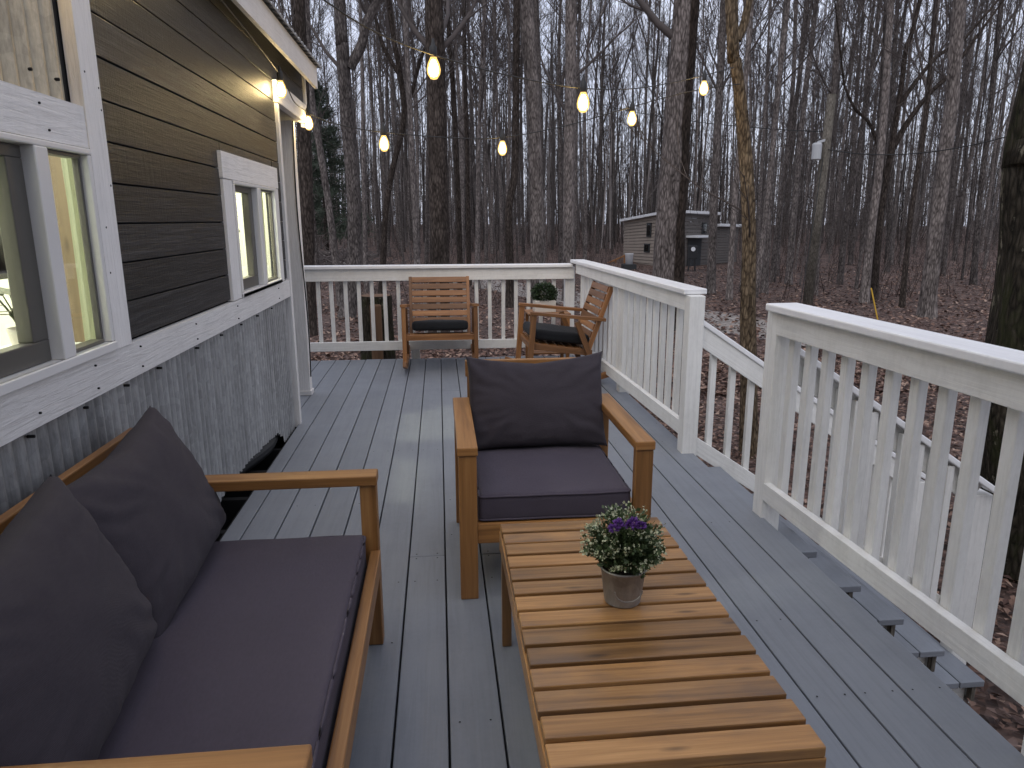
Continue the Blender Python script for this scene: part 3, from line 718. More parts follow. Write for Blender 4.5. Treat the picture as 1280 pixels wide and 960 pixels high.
# porch: column, ceiling, back wall
hp(MB().box(-1.125, -1.035, 5.58, 5.67, .0, 2.055), 'porch_post', 'roughwhite', .004)
hp(MB().box(-1.135, -1.025, 5.57, 5.68, .0, .035), 'post_base', 'roughwhite', .003)
pcm = MB()
for k in range(9): pcm.box(-2.6, X-.035, 4.81+k*.105, 4.91+k*.105, 2.19, 2.205)
hp(pcm, 'porch_ceiling', 'roughwhite', .002)
hp(MB().box(-2.6, X-.035, 5.70, 5.74, 2.06, 2.185), 'porch_beam', 'roughwhite', .003)
hp(MB().box(-2.65, -2.6, 4.75, 5.8, -.1, 2.5), 'wall', 'siding')
hp(MB().box(-2.6, X-.062, 4.70, 4.745, -.1, 2.5), 'wall', 'siding')
cr = MB(); pts = [(-1.03+.012*math.sin(z*3.1), 5.575, z) for z in [2.05-.1*k for k in range(20)]]
cr.tube(pts, [.005]*len(pts), 6)
cord = cr.build('power_cord', M['cable']); tag(cord, 'thin black power cord hanging down the white porch post', 'cord')
# eave
hp(MB().box(-.905, -.880, -0.5, 5.86, 2.315, 2.465), 'fascia', 'roughwhite', .003)
hp(MB().box(X-.02, -.906, -0.5, 5.84, 2.44, 2.455), 'soffit', 'roughwhite')
rf = MB()
for k in range(0, 120):
    y0 = -0.6+k*.0545; zoff = .012 if k % 2 else 0
    a = [(-.85, y0, 2.472+zoff), (-.85, y0+.05, 2.472+zoff), (-3.6, y0+.05, 2.95+zoff), (-3.6, y0, 2.95+zoff)]
    rf.quad(*a)
    rf.quad((-.85, y0, 2.472+zoff), (-.85, y0+.05, 2.472+zoff), (-.85, y0+.05, 2.462), (-.85, y0, 2.462))
    rf.quad((-.85, y0+.05, 2.472+zoff), (-.85, y0+.0545, 2.472+(.012-zoff)), (-3.6, y0+.0545, 2.95+(.012-zoff)), (-3.6, y0+.05, 2.95+zoff))
hp(rf, 'roof', 'roofmetal')
hp(MB().prism([(-.90, 2.455), (-3.6, 2.93), (-3.6, 2.4), (-.99, 2.4)], 'y', 5.80, 5.83), 'gable_board', 'siding')
# added behind the camera to block sky light: unseen wall, roof and post
hp(MB().box(X-.02, 3.4, -1.9, -1.8, -1.0, 2.6), 'wall', 'siding')  # unseen wall, added to hold back sky light
hp(MB().box(X-.02, 2.2, -1.8, -.15, 2.62, 2.70), 'unseen_shade_roof', 'roughwhite', .004)
for px_ in (2.05,): hp(MB().box(px_, px_+.1, -.3, -.2, -1.2, 2.62), 'porch_post', 'roughwhite', .004)  # unseen post under the added roof
# room behind the windows
rm = MB(); x0, x1, y0, y1 = -3.3, X-.062, -.2, 4.69
rm.box(x0, x1, y0, y1, .19, .21); rm.box(x0, x1, y0, y1, 2.30, 2.33); rm.box(x0-.03, x0, y0, y1, 0, 2.30)
rm.box(x0, x1, y0-.03, y0, 0, 2.3); rm.box(x0, x1, y1, y1+.005, 0, 2.3)
for (a, b, c, d) in ((y0, 1.0, .2, 2.3), (2.52, 3.60, .2, 2.3), (4.66, y1, .2, 2.3), (1.0, 2.52, .2, .95), (1.0, 2.52, 1.6, 2.3), (3.6, 4.66, .2, .95), (3.6, 4.66, 1.6, 2.3)):
    rm.box(x1-.012, x1-.002, a, b, c, d)
hp(rm, 'interior_room', 'plaster')
hp(MB().box(-1.75, -1.70, 4.2, 4.66, 0, 2.3), 'interior_post', 'inwood', .003)
cb = thing('cabinet', (-1.75, 2.9, 0), 'orange brown wooden cabinet standing inside behind the right pane of the near window', 'cabinet')
part(MB().box(-1.34, -1.10, 2.62, 2.95, .22, 1.95), 'body', M['inwood'], cb, .004)
part(MB().box(-1.33, -1.11, 2.606, 2.619, .26, 1.9), 'door', M['inwood'], cb, .003)
def curtain(y0, y1, z0, z1, x, n, label):
    mb = MB(); ny = 60; nzv = 10
    for i in range(ny+1):
        y = y0+(y1-y0)*i/ny
        for k in range(nzv+1):
            t = k/nzv; mb.v.append((x+.016*math.sin(i/ny*n*6.28+t*.6)*(0.6+.4*t), y+.01*math.sin(t*3), z0+(z1-z0)*t))
            if i and k:
                o = (i-1)*(nzv+1)+k-1; mb.face([o, o+nzv+1, o+nzv+2, o+1], [(0, 0)]*4, .5)
    o = mb.build('curtain', M['curtain'], smooth=True); tag(o, label, 'curtain')
curtain(2.29, 2.47, .75, 1.75, -1.10, 3, 'pale green curtain gathered at the right side of the near window')
curtain(4.46, 4.65, .85, 1.62, -1.08, 3, 'pale green curtain gathered at the right side of the far window')
# blind in far window
bl = thing('window_blind', (-1.09, 3.85, 1.3), 'raised slatted blind in the upper left of the far window', 'blind')
bm_ = MB()
for k in range(9): bm_.beam((-1.075, 3.63, 1.50-.022*k), (-1.075, 4.03, 1.50-.022*k), .022, .003)
part(bm_, 'slats', M['darkvinyl'], bl)
part(MB().box(-1.09, -1.06, 3.63, 4.03, 1.285, 1.30), 'bottom_rail', M['vinyl'], bl)
# plant on sill inside
def leafy(mb, base, h, n, seed, ls):
    r = random.Random(seed)
    for k in range(n):
        a = r.uniform(0, 6.28); ln = h*r.uniform(.5, 1); d = Vector((math.cos(a)*.45, math.sin(a)*.45, 1)).normalized()
        tip = Vector(base)+d*ln; mb.tube([base, Vector(base)+d*ln*.5+Vector((0, 0, .01)), tip], [.003, .0025, .002], 4)
        s = Vector((-math.sin(a), math.cos(a), 0))*ls*r.uniform(.35, .55); o = Vector((math.cos(a), math.sin(a), r.uniform(-.4, .4))).normalized()*ls
        mb.quad(tip, tip+o*.5+s, tip+o, tip+o*.5-s)
hpz = thing('house_plant', (-1.15, 1.72, .98), 'leafy house plant in a pot on the sill inside the near window', 'plant')
part(MB().lathe([(.03, 0), (.04, .06), (.043, .07), (.038, .07), (.035, .05), (0, .05)], (-1.17, 2.115, .986), 20), 'pot', M['pot_white'], hpz, 0, True)
lm = MB(); leafy(lm, (-1.17, 2.115, 1.03), .14, 18, 3, .06); part(lm, 'foliage', M['houseplant'], hpz)
part(MB().box(-1.30, X-.08, .98, 2.28, .955, .985), 'stand', M['plaster'], hpz)
ks = thing('wall_shelf', (-2.6, 1.9, 1.35), 'dark shelf with small jars on the bright kitchen wall inside the house', 'shelf')
part(MB().box(-2.05, -1.9, 3.2, 4.0, 1.10, 1.12), 'board', M['blackplastic'], ks)
for k in range(5): part(MB().lathe([(0, 0), (.045, 0), (.05, .08), (.045, .16), (.03, .19), (0, .19)], (-1.97, 3.35+.13*k, 1.121), 14), 'jar', M['blackplastic'], ks, 0, True)
lamp = thing('ceiling_lamp', (-1.9, 1.9, 2.25), 'white ceiling lamp lighting the room inside', 'lamp')
part(MB().lathe([(0, .03), (.12, .03), (.12, 0), (0, 0)], (-2.2, 1.9, 2.26), 24), 'lamp_shade', M['vinyl'], lamp)
def light(name, kind, loc, energy, col, size=.1, parent=None):
    ld = bpy.data.lights.new(name, kind); ld.energy = energy; ld.color = col
    if kind == 'POINT': ld.shadow_soft_size = size
    if kind == 'AREA': ld.size = size
    o = bpy.data.objects.new(name, ld); C.objects.link(o); o.location = loc; return o
light('kitchen_light', 'POINT', (-2.2, 1.9, 2.12), 85, (1.0, 0.99, 0.92), .12)
light('room_light', 'POINT', (-1.72, 4.0, 2.13), 110, (1.0, 0.95, 0.70), .06)

# ------------------------------------------------------------------ cushions
def cushion(size, r, dome=.012, seed=0, wr=.005):
    hx, hy, hz = (s/2 for s in size)
    def ax(h, n):
        a = [-h, -h+r*.35, -h+r*.7, -h+r]; k = n
        a += [-h+r+(2*h-2*r)*i/k for i in range(1, k)]; return a+[h-r, h-r*.7, h-r*.35, h]
    X_, Y_, Z_ = ax(hx, 22), ax(hy, 22), ax(hz, 3); mb = MB()
    def P(p):
        q = Vector((max(-hx+r, min(hx-r, p[0])), max(-hy+r, min(hy-r, p[1])), max(-hz+r, min(hz-r, p[2])))); d = Vector(p)-q
        if d.length > 1e-6: q = q+d.normalized()*r
        fx, fy = q.x/hx, q.y/hy
        q.z += (1 if q.z > 0 else -.3)*dome*(1-fx*fx)*(1-fy*fy)
        e = max(abs(fx), abs(fy))
        n1 = noise.noise(Vector((q.x*6, q.y*6, seed))); n2 = noise.noise(Vector((q.x*16+seed, q.y*5, q.z*9)))
        q.z += wr*n1*(1-e**6); q += Vector((fx, fy, 0))*(wr*.5*n2*(e > .85))*(abs(p[2]) < hz-r); q.z += wr*.3*n2*(e**4)
        return tuple(q)
    def sheet(A, B, fn):
        o = len(mb.v)
        for a in A:
            for b in B: mb.v.append(P(fn(a, b)))
        for i in range(len(A)-1):
            for j in range(len(B)-1):
                k = o+i*len(B)+j; mb.face([k, k+len(B), k+len(B)+1, k+1], [(A[i], B[j])]*4, .5)
    sheet(X_, Y_, lambda a, b: (a, b, hz)); sheet(X_, Y_, lambda a, b: (a, b, -hz))
    sheet(X_, Z_, lambda a, b: (a, hy, b)); sheet(X_, Z_, lambda a, b: (a, -hy, b))
    sheet(Y_, Z_, lambda a, b: (hx, a, b)); sheet(Y_, Z_, lambda a, b: (-hx, a, b))
    return mb
def weld(o):
    bm = bmesh.new(); bm.from_mesh(o.data); bmesh.ops.remove_doubles(bm, verts=bm.verts, dist=.0006); bmesh.ops.recalc_face_normals(bm, faces=bm.faces); bm.to_mesh(o.data); bm.free()
    o.data.polygons.foreach_set("use_smooth", [True]*len(o.data.polygons)); return o
def seat_cushion(c, size, label, mt, r=.02, name='seat_cushion', rot=None, seed=0, dome=.012):
    o = cushion(size, r, dome, seed).build(name, M[mt], fix=False); weld(o); o.location = c
    if rot: o.rotation_euler = rot
    hx, hy, hz = (v/2 for v in size); loop = []
    rr_ = r*.9
    for cx, cy, a0 in ((hx-rr_, hy-rr_, 0), (-hx+rr_, hy-rr_, 90), (-hx+rr_, -hy+rr_, 180), (hx-rr_, -hy+rr_, 270)):
        for k in range(5):
            a = R(a0+22.5*k); loop.append((cx+(rr_-.0014)*math.cos(a), cy+(rr_-.0014)*math.sin(a)))
    loop.append(loop[0]); fine = []
    for (ax_, ay_), (bx__, by__) in zip(loop, loop[1:]):
        m_ = max(1, int(math.dist((ax_, ay_), (bx__, by__))/.03))
        for k in range(m_): fine.append((ax_+(bx__-ax_)*k/m_, ay_+(by__-ay_)*k/m_))
    fine.append(fine[0])
    for zs in (hz-r*.45, -hz+r*.45):
        P_ = [Vector((x_, y_, zs+.0025*noise.noise(Vector((x_*8, y_*8, seed))))) for x_, y_ in fine]
        MB().tube(P_, [.0042]*len(P_), 6, False).build('piping', M[mt], o, smooth=True, fix=False)
    tag(o, label, 'cushion'); return o
def pillow(c, w, h, th, U, V, label, seed, sag=.02, ear=1.0):
    """c: centre of the bottom edge; U along the width, V up the face"""
    U = Vector(U).normalized(); V = Vector(V).normalized(); Nn = U.cross(V).normalized(); mb = MB(); n = 44
    for side in (1, -1):
        o = len(mb.v)
        for i in range(n+1):
            s = -math.cos(math.pi*i/n)*.35+(-1+2*i/n)*.65
            for j in range(n+1):
                t = -math.cos(math.pi*j/n)*.35+(-1+2*j/n)*.65
                x = s*w/2*(1-.045*ear*(1-abs(t)**4)); y = t*h/2*(1-.07*ear*(1-abs(s)**4))
                y -= sag*(1-abs(s))*(t > 0)*t
                k = max(0, (1-s**2)*(1-t**2))
                z = th/2*(k**.30)*(1+.15*(-t))
                # creases running in from the corners and edges
                e = max(abs(s), abs(t)); cw = (abs(s)*abs(t))
                z += k**.3*(.010*noise.noise(Vector((s*2.2+seed, t*2.2, side))))
                ang = math.atan2(t, s)
                z += k**.3*.012*cw*math.sin(ang*17+seed+3*noise.noise(Vector((s*3, t*3, seed))))
                z += k**.25*.007*(e**3)*noise.noise(Vector((s*9+seed, t*9, side*2)))
                if e > .999: z = 0
                p = Vector(c)+U*x+V*(y+h/2)+Nn*(z*side)
                mb.v.append(tuple(p))
        for i in range(n):
            for j in range(n):
                k = o+i*(n+1)+j; mb.face([k, k+n+1, k+n+2, k+1], [(i/n, j/n)]*4, .5)
    # object origin at the bottom edge
    o = mb.build('pillow', M['grey_fabric'], fix=False); o.data.transform(Matrix.Translation(-Vector(c))); o.location = c
    weld(o)
    tag(o, label, 'pillow'); return o

# ------------------------------------------------------------------ sofa
sf = thing('sofa', (-.55, 1.51, 0), 'teak framed two seat sofa along the house wall with dark grey cushions', 'sofa')
def sp(mb, name, bev=.004, mt='teak'): return part(mb, name, M[mt], sf, bev)
YA0, YA1, YB0, YB1 = .872, .942, 2.085, 2.155
for (y0, y1) in ((YA0, YA1), (YB0, YB1)):
    sp(MB().box(-.90, -.208, y0, y1, .552, .585), 'arm')
    sp(MB().box(-.262, -.212, y0+.008, y1-.006, 0, .551), 'leg')
    sp(MB().box(-.90, -.865, y0+.008, y1-.006, 0, .551), 'leg')
    sp(MB().box(-.864, -.263, y0+.02, y1-.02, .225, .285), 'side_rail')
sp(MB().box(-.238, -.206, YA1-.004, YB0+.004, .272, .338), 'front_rail')
sp(MB().box(-.90, -.872, YA1-.004, YB0+.004, .225, .285), 'back_rail')
sp(MB().beam((-.935, YA0+.0, .70), (-.935, YB1+.02, .70), .026, .075), 'top_rail')
for y in (YA0+.03, YB1-.03): sp(MB().beam((-.895, y, .30), (-.935, y, .735), .045, .03, upv=(1, 0, 0)), 'back_post')
for k in range(4): sp(MB().beam((-.90-.008*k, YA1, .36+.085*k), (-.90-.008*k, YB0, .36+.085*k), .018, .05), 'back_slat')
for k in range(14): sp(MB().box(-.872, -.240, .975+k*.078, 1.025+k*.078, .262, .280), 'seat_slat')
seat_cushion((-.548, 1.513, .342), (.60, 1.135, .118), 'dark grey seat cushion lying along the sofa', 'grey_fabric_seat', seed=1)
pillow((-.695, 1.845, .398), .64, .43, .18, (-.03, 1, .05), (-.42, -.03, 1), 'dark grey back pillow at the far end of the sofa, nearer the armchair', 2.3)
pillow((-.665, 1.235, .398), .64, .43, .19, (-.08, 1, .06), (-.38, -.04, 1), 'dark grey back pillow at the near end of the sofa, farther from the armchair', 5.1)

# ------------------------------------------------------------------ armchair
ac = thing('armchair', (.40, 2.7, 0), 'teak armchair with dark grey seat and back cushions facing the coffee table', 'armchair')
def ap(mb, name, bev=.004): return part(mb, name, M['teak'], ac, bev)
for (x0, x1) in ((.045, .117), (.677, .749)):
    ap(MB().box(x0, x1, 2.34, 3.06, .549, .582), 'arm')
    ap(MB().box(x0+.004, x1-.004, 2.346, 2.386, 0, .548), 'leg')
    ap(MB().box(x0+.004, x1-.004, 3.02, 3.055, 0, .548), 'leg')
    ap(MB().box(x0+.02, x1-.02, 2.387, 3.019, .225, .285), 'side_rail')
ap(MB().box(.113, .681, 2.352, 2.380, .215, .290), 'front_rail')
ap(MB().box(.113, .681, 3.025, 3.05, .22, .285), 'back_rail')
ap(MB().beam((.105, 3.145, .695), (.69, 3.145, .695), .028, .075), 'top_rail')
for x in (.128, .668): ap(MB().beam((x, 3.05, .26), (x, 3.145, .735), .032, .032, upv=(0, 1, 0)), 'back_post')
for k in range(4): ap(MB().beam((.14, 3.07+.018*k, .36+.085*k), (.656, 3.07+.018*k, .36+.085*k), .016, .045), 'back_slat')
for k in range(8): ap(MB().box(.10, .694, 2.40+k*.078, 2.45+k*.078, .266, .284), 'seat_slat')
seat_cushion((.397, 2.665, .342), (.555, .60, .105), 'dark grey square seat cushion on the armchair', 'grey_fabric_seat', seed=4)
pillow((.402, 2.865, .392), .60, .415, .16, (1, -.02, 0.02), (-.0, .36, 1), 'dark grey pillow leaning against the back of the armchair', 8.8, sag=.03)

# ------------------------------------------------------------------ coffee table
ct = thing('coffee_table', (.435, 1.6, 0), 'slatted teak coffee table in the middle of the deck carrying a flower pail', 'table')
def tp(mb, name, bev=.003, mt='teak_table'): return part(mb, name, M[mt], ct, bev)
TX0, TX1, TY0, TY1 = .172, .700, 1.065, 2.135
n = 14; pit = (TY1-TY0)/n; rr = random.Random(3)
for k in range(n):
    dx = rr.uniform(-.002, .002)
    tp(MB().box(TX0+.004+dx, TX1-.002+dx, TY0+k*pit+.0065, TY0+(k+1)*pit-.0065, .366+rr.uniform(-.001, .001), .39+rr.uniform(-.001, .001)), 'slat')
for x0 in (TX0, TX1-.022): tp(MB().box(x0, x0+.022, TY0+.03, TY1-.03, .312, .3655), 'side_rail')
tp(MB().box(TX0, TX1, TY0+.006, TY0+.028, .300, .3655), 'end_rail'); tp(MB().box(TX0, TX1, TY1-.028, TY1-.006, .300, .3655), 'end_rail')
for x in (TX0+.001, TX1-.034):
    for y in (TY0+.03, TY1-.095): tp(MB().box(x+.0225 if x < .4 else x-.0, (x+.0225 if x < .4 else x-.0)+.033-.0225*(x > .4)+.0, y, y+.035, 0, .371) if False else MB().box(x, x+.03, y, y+.032, 0, .316), 'leg')
tp(MB().box(.425, .45, TY0+.03, TY1-.03, .335, .3653), 'center_rail')

# flower pail
fp = thing('flower_pail', (.449, 1.625, .391), 'small tin pail of purple and cream flowers on the coffee table', 'plant pot')
c = (.449, 1.625, .3915)
part(MB().lathe([(0, .003), (.044, .003), (.0445, 0), (.0462, .001), (.0465, .004), (.0575, .092), (.0605, .093), (.0605, .098), (.056, .098), (.0555, .085), (0, .085)], c, 40), 'pail', M['pail'], fp, 0, True)
hm = MB(); hm.tube([(c[0]+.035*math.cos(a), c[1]-.052+.006*math.sin(a)-.006*(1+math.sin(a)), c[2]+.055+.03*math.sin(a)) for a in [math.pi+math.pi*k/12 for k in range(13)]], [.0018]*13, 6); part(hm, 'handle', M['pail'], fp)
part(MB().lathe([(.055, .086), (0, .092)], c, 24), 'soil', M['soil'], fp)
rr = random.Random(21); fo = MB(); bl_ = MB(); pu = MB(); cc = Vector((c[0], c[1], c[2]+.155))
def petal(mb, p, d, s, w=.5, t=None):
    d = d.normalized(); sd = d.cross(Vector((rr.uniform(-1, 1), rr.uniform(-1, 1), rr.uniform(-1, 1)))).normalized()*s*w
    mb.quad(p, p+d*s*.5+sd, p+d*s, p+d*s*.5-sd, t)
for k in range(330):
    a = rr.uniform(0, 6.28); ph = math.acos(rr.uniform(-.45, 1)); rad = .10*(rr.uniform(.75, 1.05))
    d = Vector((math.sin(ph)*math.cos(a), math.sin(ph)*math.sin(a), math.cos(ph)*.98))
    tip = cc+d*rad; base = Vector((c[0], c[1], c[2]+.09))
    pts = [base+(tip-base)*t+Vector((0, 0, .01*math.sin(t*3))) for t in (.25, .6, 1)]
    fo.tube(pts, [.0011, .0009, .0007], 3, False)
    for q in range(11):
        t = rr.uniform(.3, 1.0); p = base+(tip-base)*t; petal(fo, p, d+Vector((rr.uniform(-1, 1), rr.uniform(-1, 1), rr.uniform(-.6, 1))), rr.uniform(.009, .017), .35)
    if rr.random() < .42:
        for q in range(9): petal(bl_, tip+Vector((rr.uniform(-.009, .009), rr.uniform(-.009, .009), rr.uniform(-.008, .008))), d+Vector((rr.uniform(-1, 1), rr.uniform(-1, 1), rr.uniform(-1, 1))), rr.uniform(.005, .009), .5)
part(fo, 'foliage', M['leafgreen'], fp); part(bl_, 'blossoms', M['leafpale'], fp)
for (px, py) in ((763, 655), (806, 652), (770, 642), (797, 641), (790, 650)):
    d = ray(px, py); tt = (1.545)/d.y; p = Vector((d.x*tt, 1.545, H+d.z*tt)); mbp = MB()
    dd = (p-cc); p = cc+dd.normalized()*.102
    for q in range(70):
        v = Vector((rr.uniform(-1, 1), rr.uniform(-1, 1), rr.uniform(-.4, 1))).normalized(); petal(mbp, p+v*.004, v, rr.uniform(.008, .014), .3)
    part(mbp, 'flower', M['purple'], fp)

# ------------------------------------------------------------------ rocking chairs
rc = thing('rocking_chair', (-.005, 6.60, 0), 'teak rocking chair with black seat pad facing the camera in front of the far railing', 'rocking chair', 'rocking chairs at the far end of the deck')
def rp(name, mb, mt='teak_red', bev=.003): return mb.build(name, M[mt], rc, bev)
for s in (-1, 1):
    x = s*.318
    rk = MB(); pts = []
    for k in range(13):
        f = .45-.95*k/12; z = .035+((f-.02)**2)/(2*1.05)*.9
        pts.append(Vector((x, -f, z)))
    for a, b in zip(pts, pts[1:]): rk.beam(a-(b-a)*.06, b+(b-a)*.06, .032, .05, t=.4)
    rp('rocker', rk)
    rp('leg', MB().beam((x, -.335, .075), (x, -.295, .60), .036, .045, upv=(0, 1, 0)))
    rp('leg', MB().beam((x, .24, .085), (x, .06, .535), .03, .045, upv=(0, 1, 0)))
    rp('arm', MB().beam((x, -.325, .612), (x, .30, .545), .058, .026))
    rp('side_rail', MB().beam((x-s*.032, -.30, .335), (x-s*.032, .20, .265), .026, .05))
    rp('back_post', MB().beam((s*.275, .155, .24), (s*.275, .36, .81), .03, .036, upv=(0, 1, 0)))
rp('front_rail', MB().beam((-.30, -.305, .325), (.30, -.305, .325), .024, .05))
for k in range(7):
    f = k/6; z = .785-.062*k; y = .155+(z-.24)/.57*.205-.02
    rp('back_slat', MB().beam((-.262, y, z), (.262, y, z), .016, .052, upv=(0, .34, 1)))
for k in range(7): rp('seat_slat', MB().beam((-.27, -.26+.07*k, .345-.0098*k), (.27, -.26+.07*k, .345-.0098*k), .05, .016))
rc2 = copy_tree(rc); rc2.location = (1.035, 5.99, 0); rc2.rotation_euler = (0, 0, R(-90+2)); 
rc2['label'] = 'teak rocking chair turned sideways beside the white planter at the deck corner'
def rock_pad(base, label):
    mtx = Matrix.LocRotScale(base.location, base.rotation_euler, None) @ Matrix.Translation((0, -.055, .395)) @ Matrix.Rotation(R(-8), 4, 'X')
    o = cushion((.50, .50, .085), .03, .012, 2).build('seat_pad', M['black_fabric'], fix=False); weld(o); o.matrix_world = mtx; tag(o, label, 'cushion')
    o.location = mtx.translation; o.rotation_euler = mtx.to_euler()
rock_pad(rc, 'black seat pad on the rocking chair facing the camera')
rock_pad(rc2, 'black seat pad on the rocking chair turned sideways')

# side table and boxwood planter in the corner
sx, sy = 1.02, 6.72
stb = thing('side_table', (sx, sy, 0), 'small wooden side table with lower shelf behind the sideways rocking chair', 'side table')
for a in (-.19, .16):
    for b in (-.17, .14): part(MB().box(sx+a, sx+a+.032, sy+b, sy+b+.032, 0, .47), 'leg', M['teak_red'], stb, .003)
for k in range(5): part(MB().box(sx-.2, sx+.2, sy-.18+k*.073, sy-.114+k*.073, .4705, .488), 'slat', M['teak_red'], stb, .003)
for k in range(4): part(MB().box(sx-.157, sx+.159, sy-.16+k*.082, sy-.085+k*.082, .10, .115), 'shelf', M['teak_red'], stb, .003)
pt = thing('boxwood_planter', (sx-.03, sy, .488), 'round clipped boxwood in a square white planter on the side table', 'plant pot')
part(MB().box(sx-.13, sx+.07, sy-.09, sy+.09, .4885, .60), 'pot', M['pot_white'], pt, .006)
rr = random.Random(5); bx = MB(); cc2 = Vector((sx-.03, sy, .66))
for k in range(2600):
    v = Vector((rr.gauss(0, 1), rr.gauss(0, 1), rr.gauss(0, 1))).normalized(); r = rr.uniform(.07, .118)*(1+.12*noise.noise(v*3))
    p = cc2+Vector((v.x*r, v.y*r, v.z*r*.85)); petal(bx, p, v+Vector((rr.uniform(-1, 1), rr.uniform(-1, 1), rr.uniform(-1, 1)))*.8, rr.uniform(.014, .024), .4)
part(bx, 'foliage', M['boxwood'], pt)

# ------------------------------------------------------------------ trees
def wiggle(p, q, n, amp, r):
    p = Vector(p); q = Vector(q); out = []; off = Vector((r.uniform(-9, 9), r.uniform(-9, 9), 0))
    for i in range(n+1):
        t = i/n; w = math.sin(t*math.pi)**.5 if 0 < t < 1 else 0
        a = p.lerp(q, t); out.append(a+Vector((noise.noise(off+Vector((t*2.2, 0, 0))), noise.noise(off+Vector((0, t*2.2, 5))), 0))*amp*w)
    return out
def grow(mb, base, d, ln, r0, r, depth, tw):
    """a limb that curves up, with side twigs"""
    n = 5 if depth == 0 else 3; pts = [Vector(base)]; dd = Vector(d).normalized(); seg = ln/n
    for i in range(n):
        dd = (dd+Vector((r.uniform(-.22, .22), r.uniform(-.22, .22), r.uniform(.02, .26)))).normalized(); pts.append(pts[-1]+dd*seg)
    rad = [max(tw, r0*(1-.8*i/n)) for i in range(n+1)]
    mb.tube(pts, rad, 5 if depth == 0 else 3, False)
    if depth >= 2: return
    cnt = (10 if depth == 0 else 4)
    for k in range(cnt):
        t = r.uniform(.22, 1.0); i = min(n-1, int(t*n)); p = pts[i].lerp(pts[i+1], t*n-i)
        ax = (pts[i+1]-pts[i]).normalized(); sd = ax.cross(Vector((r.uniform(-1, 1), r.uniform(-1, 1), r.uniform(-1, 1)))).normalized()
        grow(mb, p, ax*.75+sd*.65+Vector((0, 0, .15)), ln*r.uniform(.25, .5)*(1.1-.4*t), rad[i]*.5, r, depth+1, tw)
def path_at(pts, t):
    n = len(pts)-1; i = min(n-1, int(t*n)); return pts[i].lerp(pts[i+1], t*n-i), (pts[i+1]-pts[i]).normalized()
def make_tree(seed, Hh, r0, cs, nb, fork=None, tw=.009, lean=.5, low=3):
    r = random.Random(seed); tr = MB(); cr = MB()
    pts = wiggle((0, 0, -.25), (r.uniform(-lean, lean), r.uniform(-lean, lean), Hh), 12, .35, r)
    rad = [r0*(1.18 if i == 0 else 1)*(1-.83*(i/12)**1.1) for i in range(13)]
    tr.tube(pts, rad, 9, False, bumpy=.12)
    stems = [(pts, rad)]
    if fork:
        p, ax = path_at(pts, fork); a = r.uniform(0, 6.28); L_ = Hh*(1-fork)*.95
        q = p+Vector((math.cos(a)*L_*.28, math.sin(a)*L_*.28, L_)); i = int(fork*12)
        f = [p]+[p.lerp(q, k/7)+Vector((math.cos(a), math.sin(a), 0))*.5*math.sin(k/7*3.14) for k in range(1, 8)]
        fr = [rad[i]*.75*(1-.8*k/7) for k in range(8)]; tr.tube(f, fr, 7, False); stems.append((f, fr))
    for k in range(nb):
        P, RD = stems[k % len(stems)]; base = cs if P is pts else 0.05
        t = base+(1-base)*r.random()**.8; p, ax = path_at(P, min(t, .99)); i = min(len(RD)-1, int(t*(len(RD)-1)))
        a = r.uniform(0, 6.28); inc = R(r.uniform(22, 58)); d = Vector((math.cos(a)*math.sin(inc), math.sin(a)*math.sin(inc), math.cos(inc)))
        grow(cr, p, d, (1.2+Hh*.22*(1.08-t))*r.uniform(.7, 1.25), max(tw*1.6, RD[i]*r.uniform(.3, .55)), r, 0, tw)
    for k in range(low):
        t = r.uniform(.12, cs); p, ax = path_at(pts, t); a = r.uniform(0, 6.28)
        grow(cr, p, (math.cos(a), math.sin(a), r.uniform(-.1, .5)), r.uniform(.6, 1.6), tw*1.7, r, 1, tw)
    return tr, cr
protos = []
spec = [(101, 20, .10, .36, 17, .55, .0065), (102, 21, .12, .42, 18, None, .0065), (103, 18, .075, .34, 15, .45, .006), (104, 20, .085, .5, 14, None, .006),
        (105, 16, .06, .3, 15, .6, .006), (106, 14, .05, .25, 14, None, .005), (107, 19, .105, .3, 17, .38, .0065)]
labels = {'tall': ('tall bare grey tree in the crowded winter woods beyond the deck', 'tree', 'bare trees in the winter woods'),
          'sap': ('thin bare sapling among the taller trees of the winter woods', 'tree', 'bare saplings in the winter woods')}
def proto(seed, Hh, r0, cs, nb, fork, tw, kind, name):
    tr, cr = make_tree(seed, Hh, r0, cs, nb, fork, tw)
    root = thing(name, (0, 0, 0), *labels[kind])
    tr.build('trunk', M['bark_grey'], root, smooth=True, fix=False); cr.build('crown', M['twig'], root, smooth=True, fix=False)
    return root, kind, cr, tr
for s in spec: protos.append(proto(*s, 'tall', 'bare_tree'))
for s in ((201, 9.5, .042, .22, 14, None, .007), (202, 7, .03, .18, 12, .5, .006), (203, 11, .055, .25, 15, .6, .007)): protos.append(proto(*s, 'sap', 'bare_sapling'))

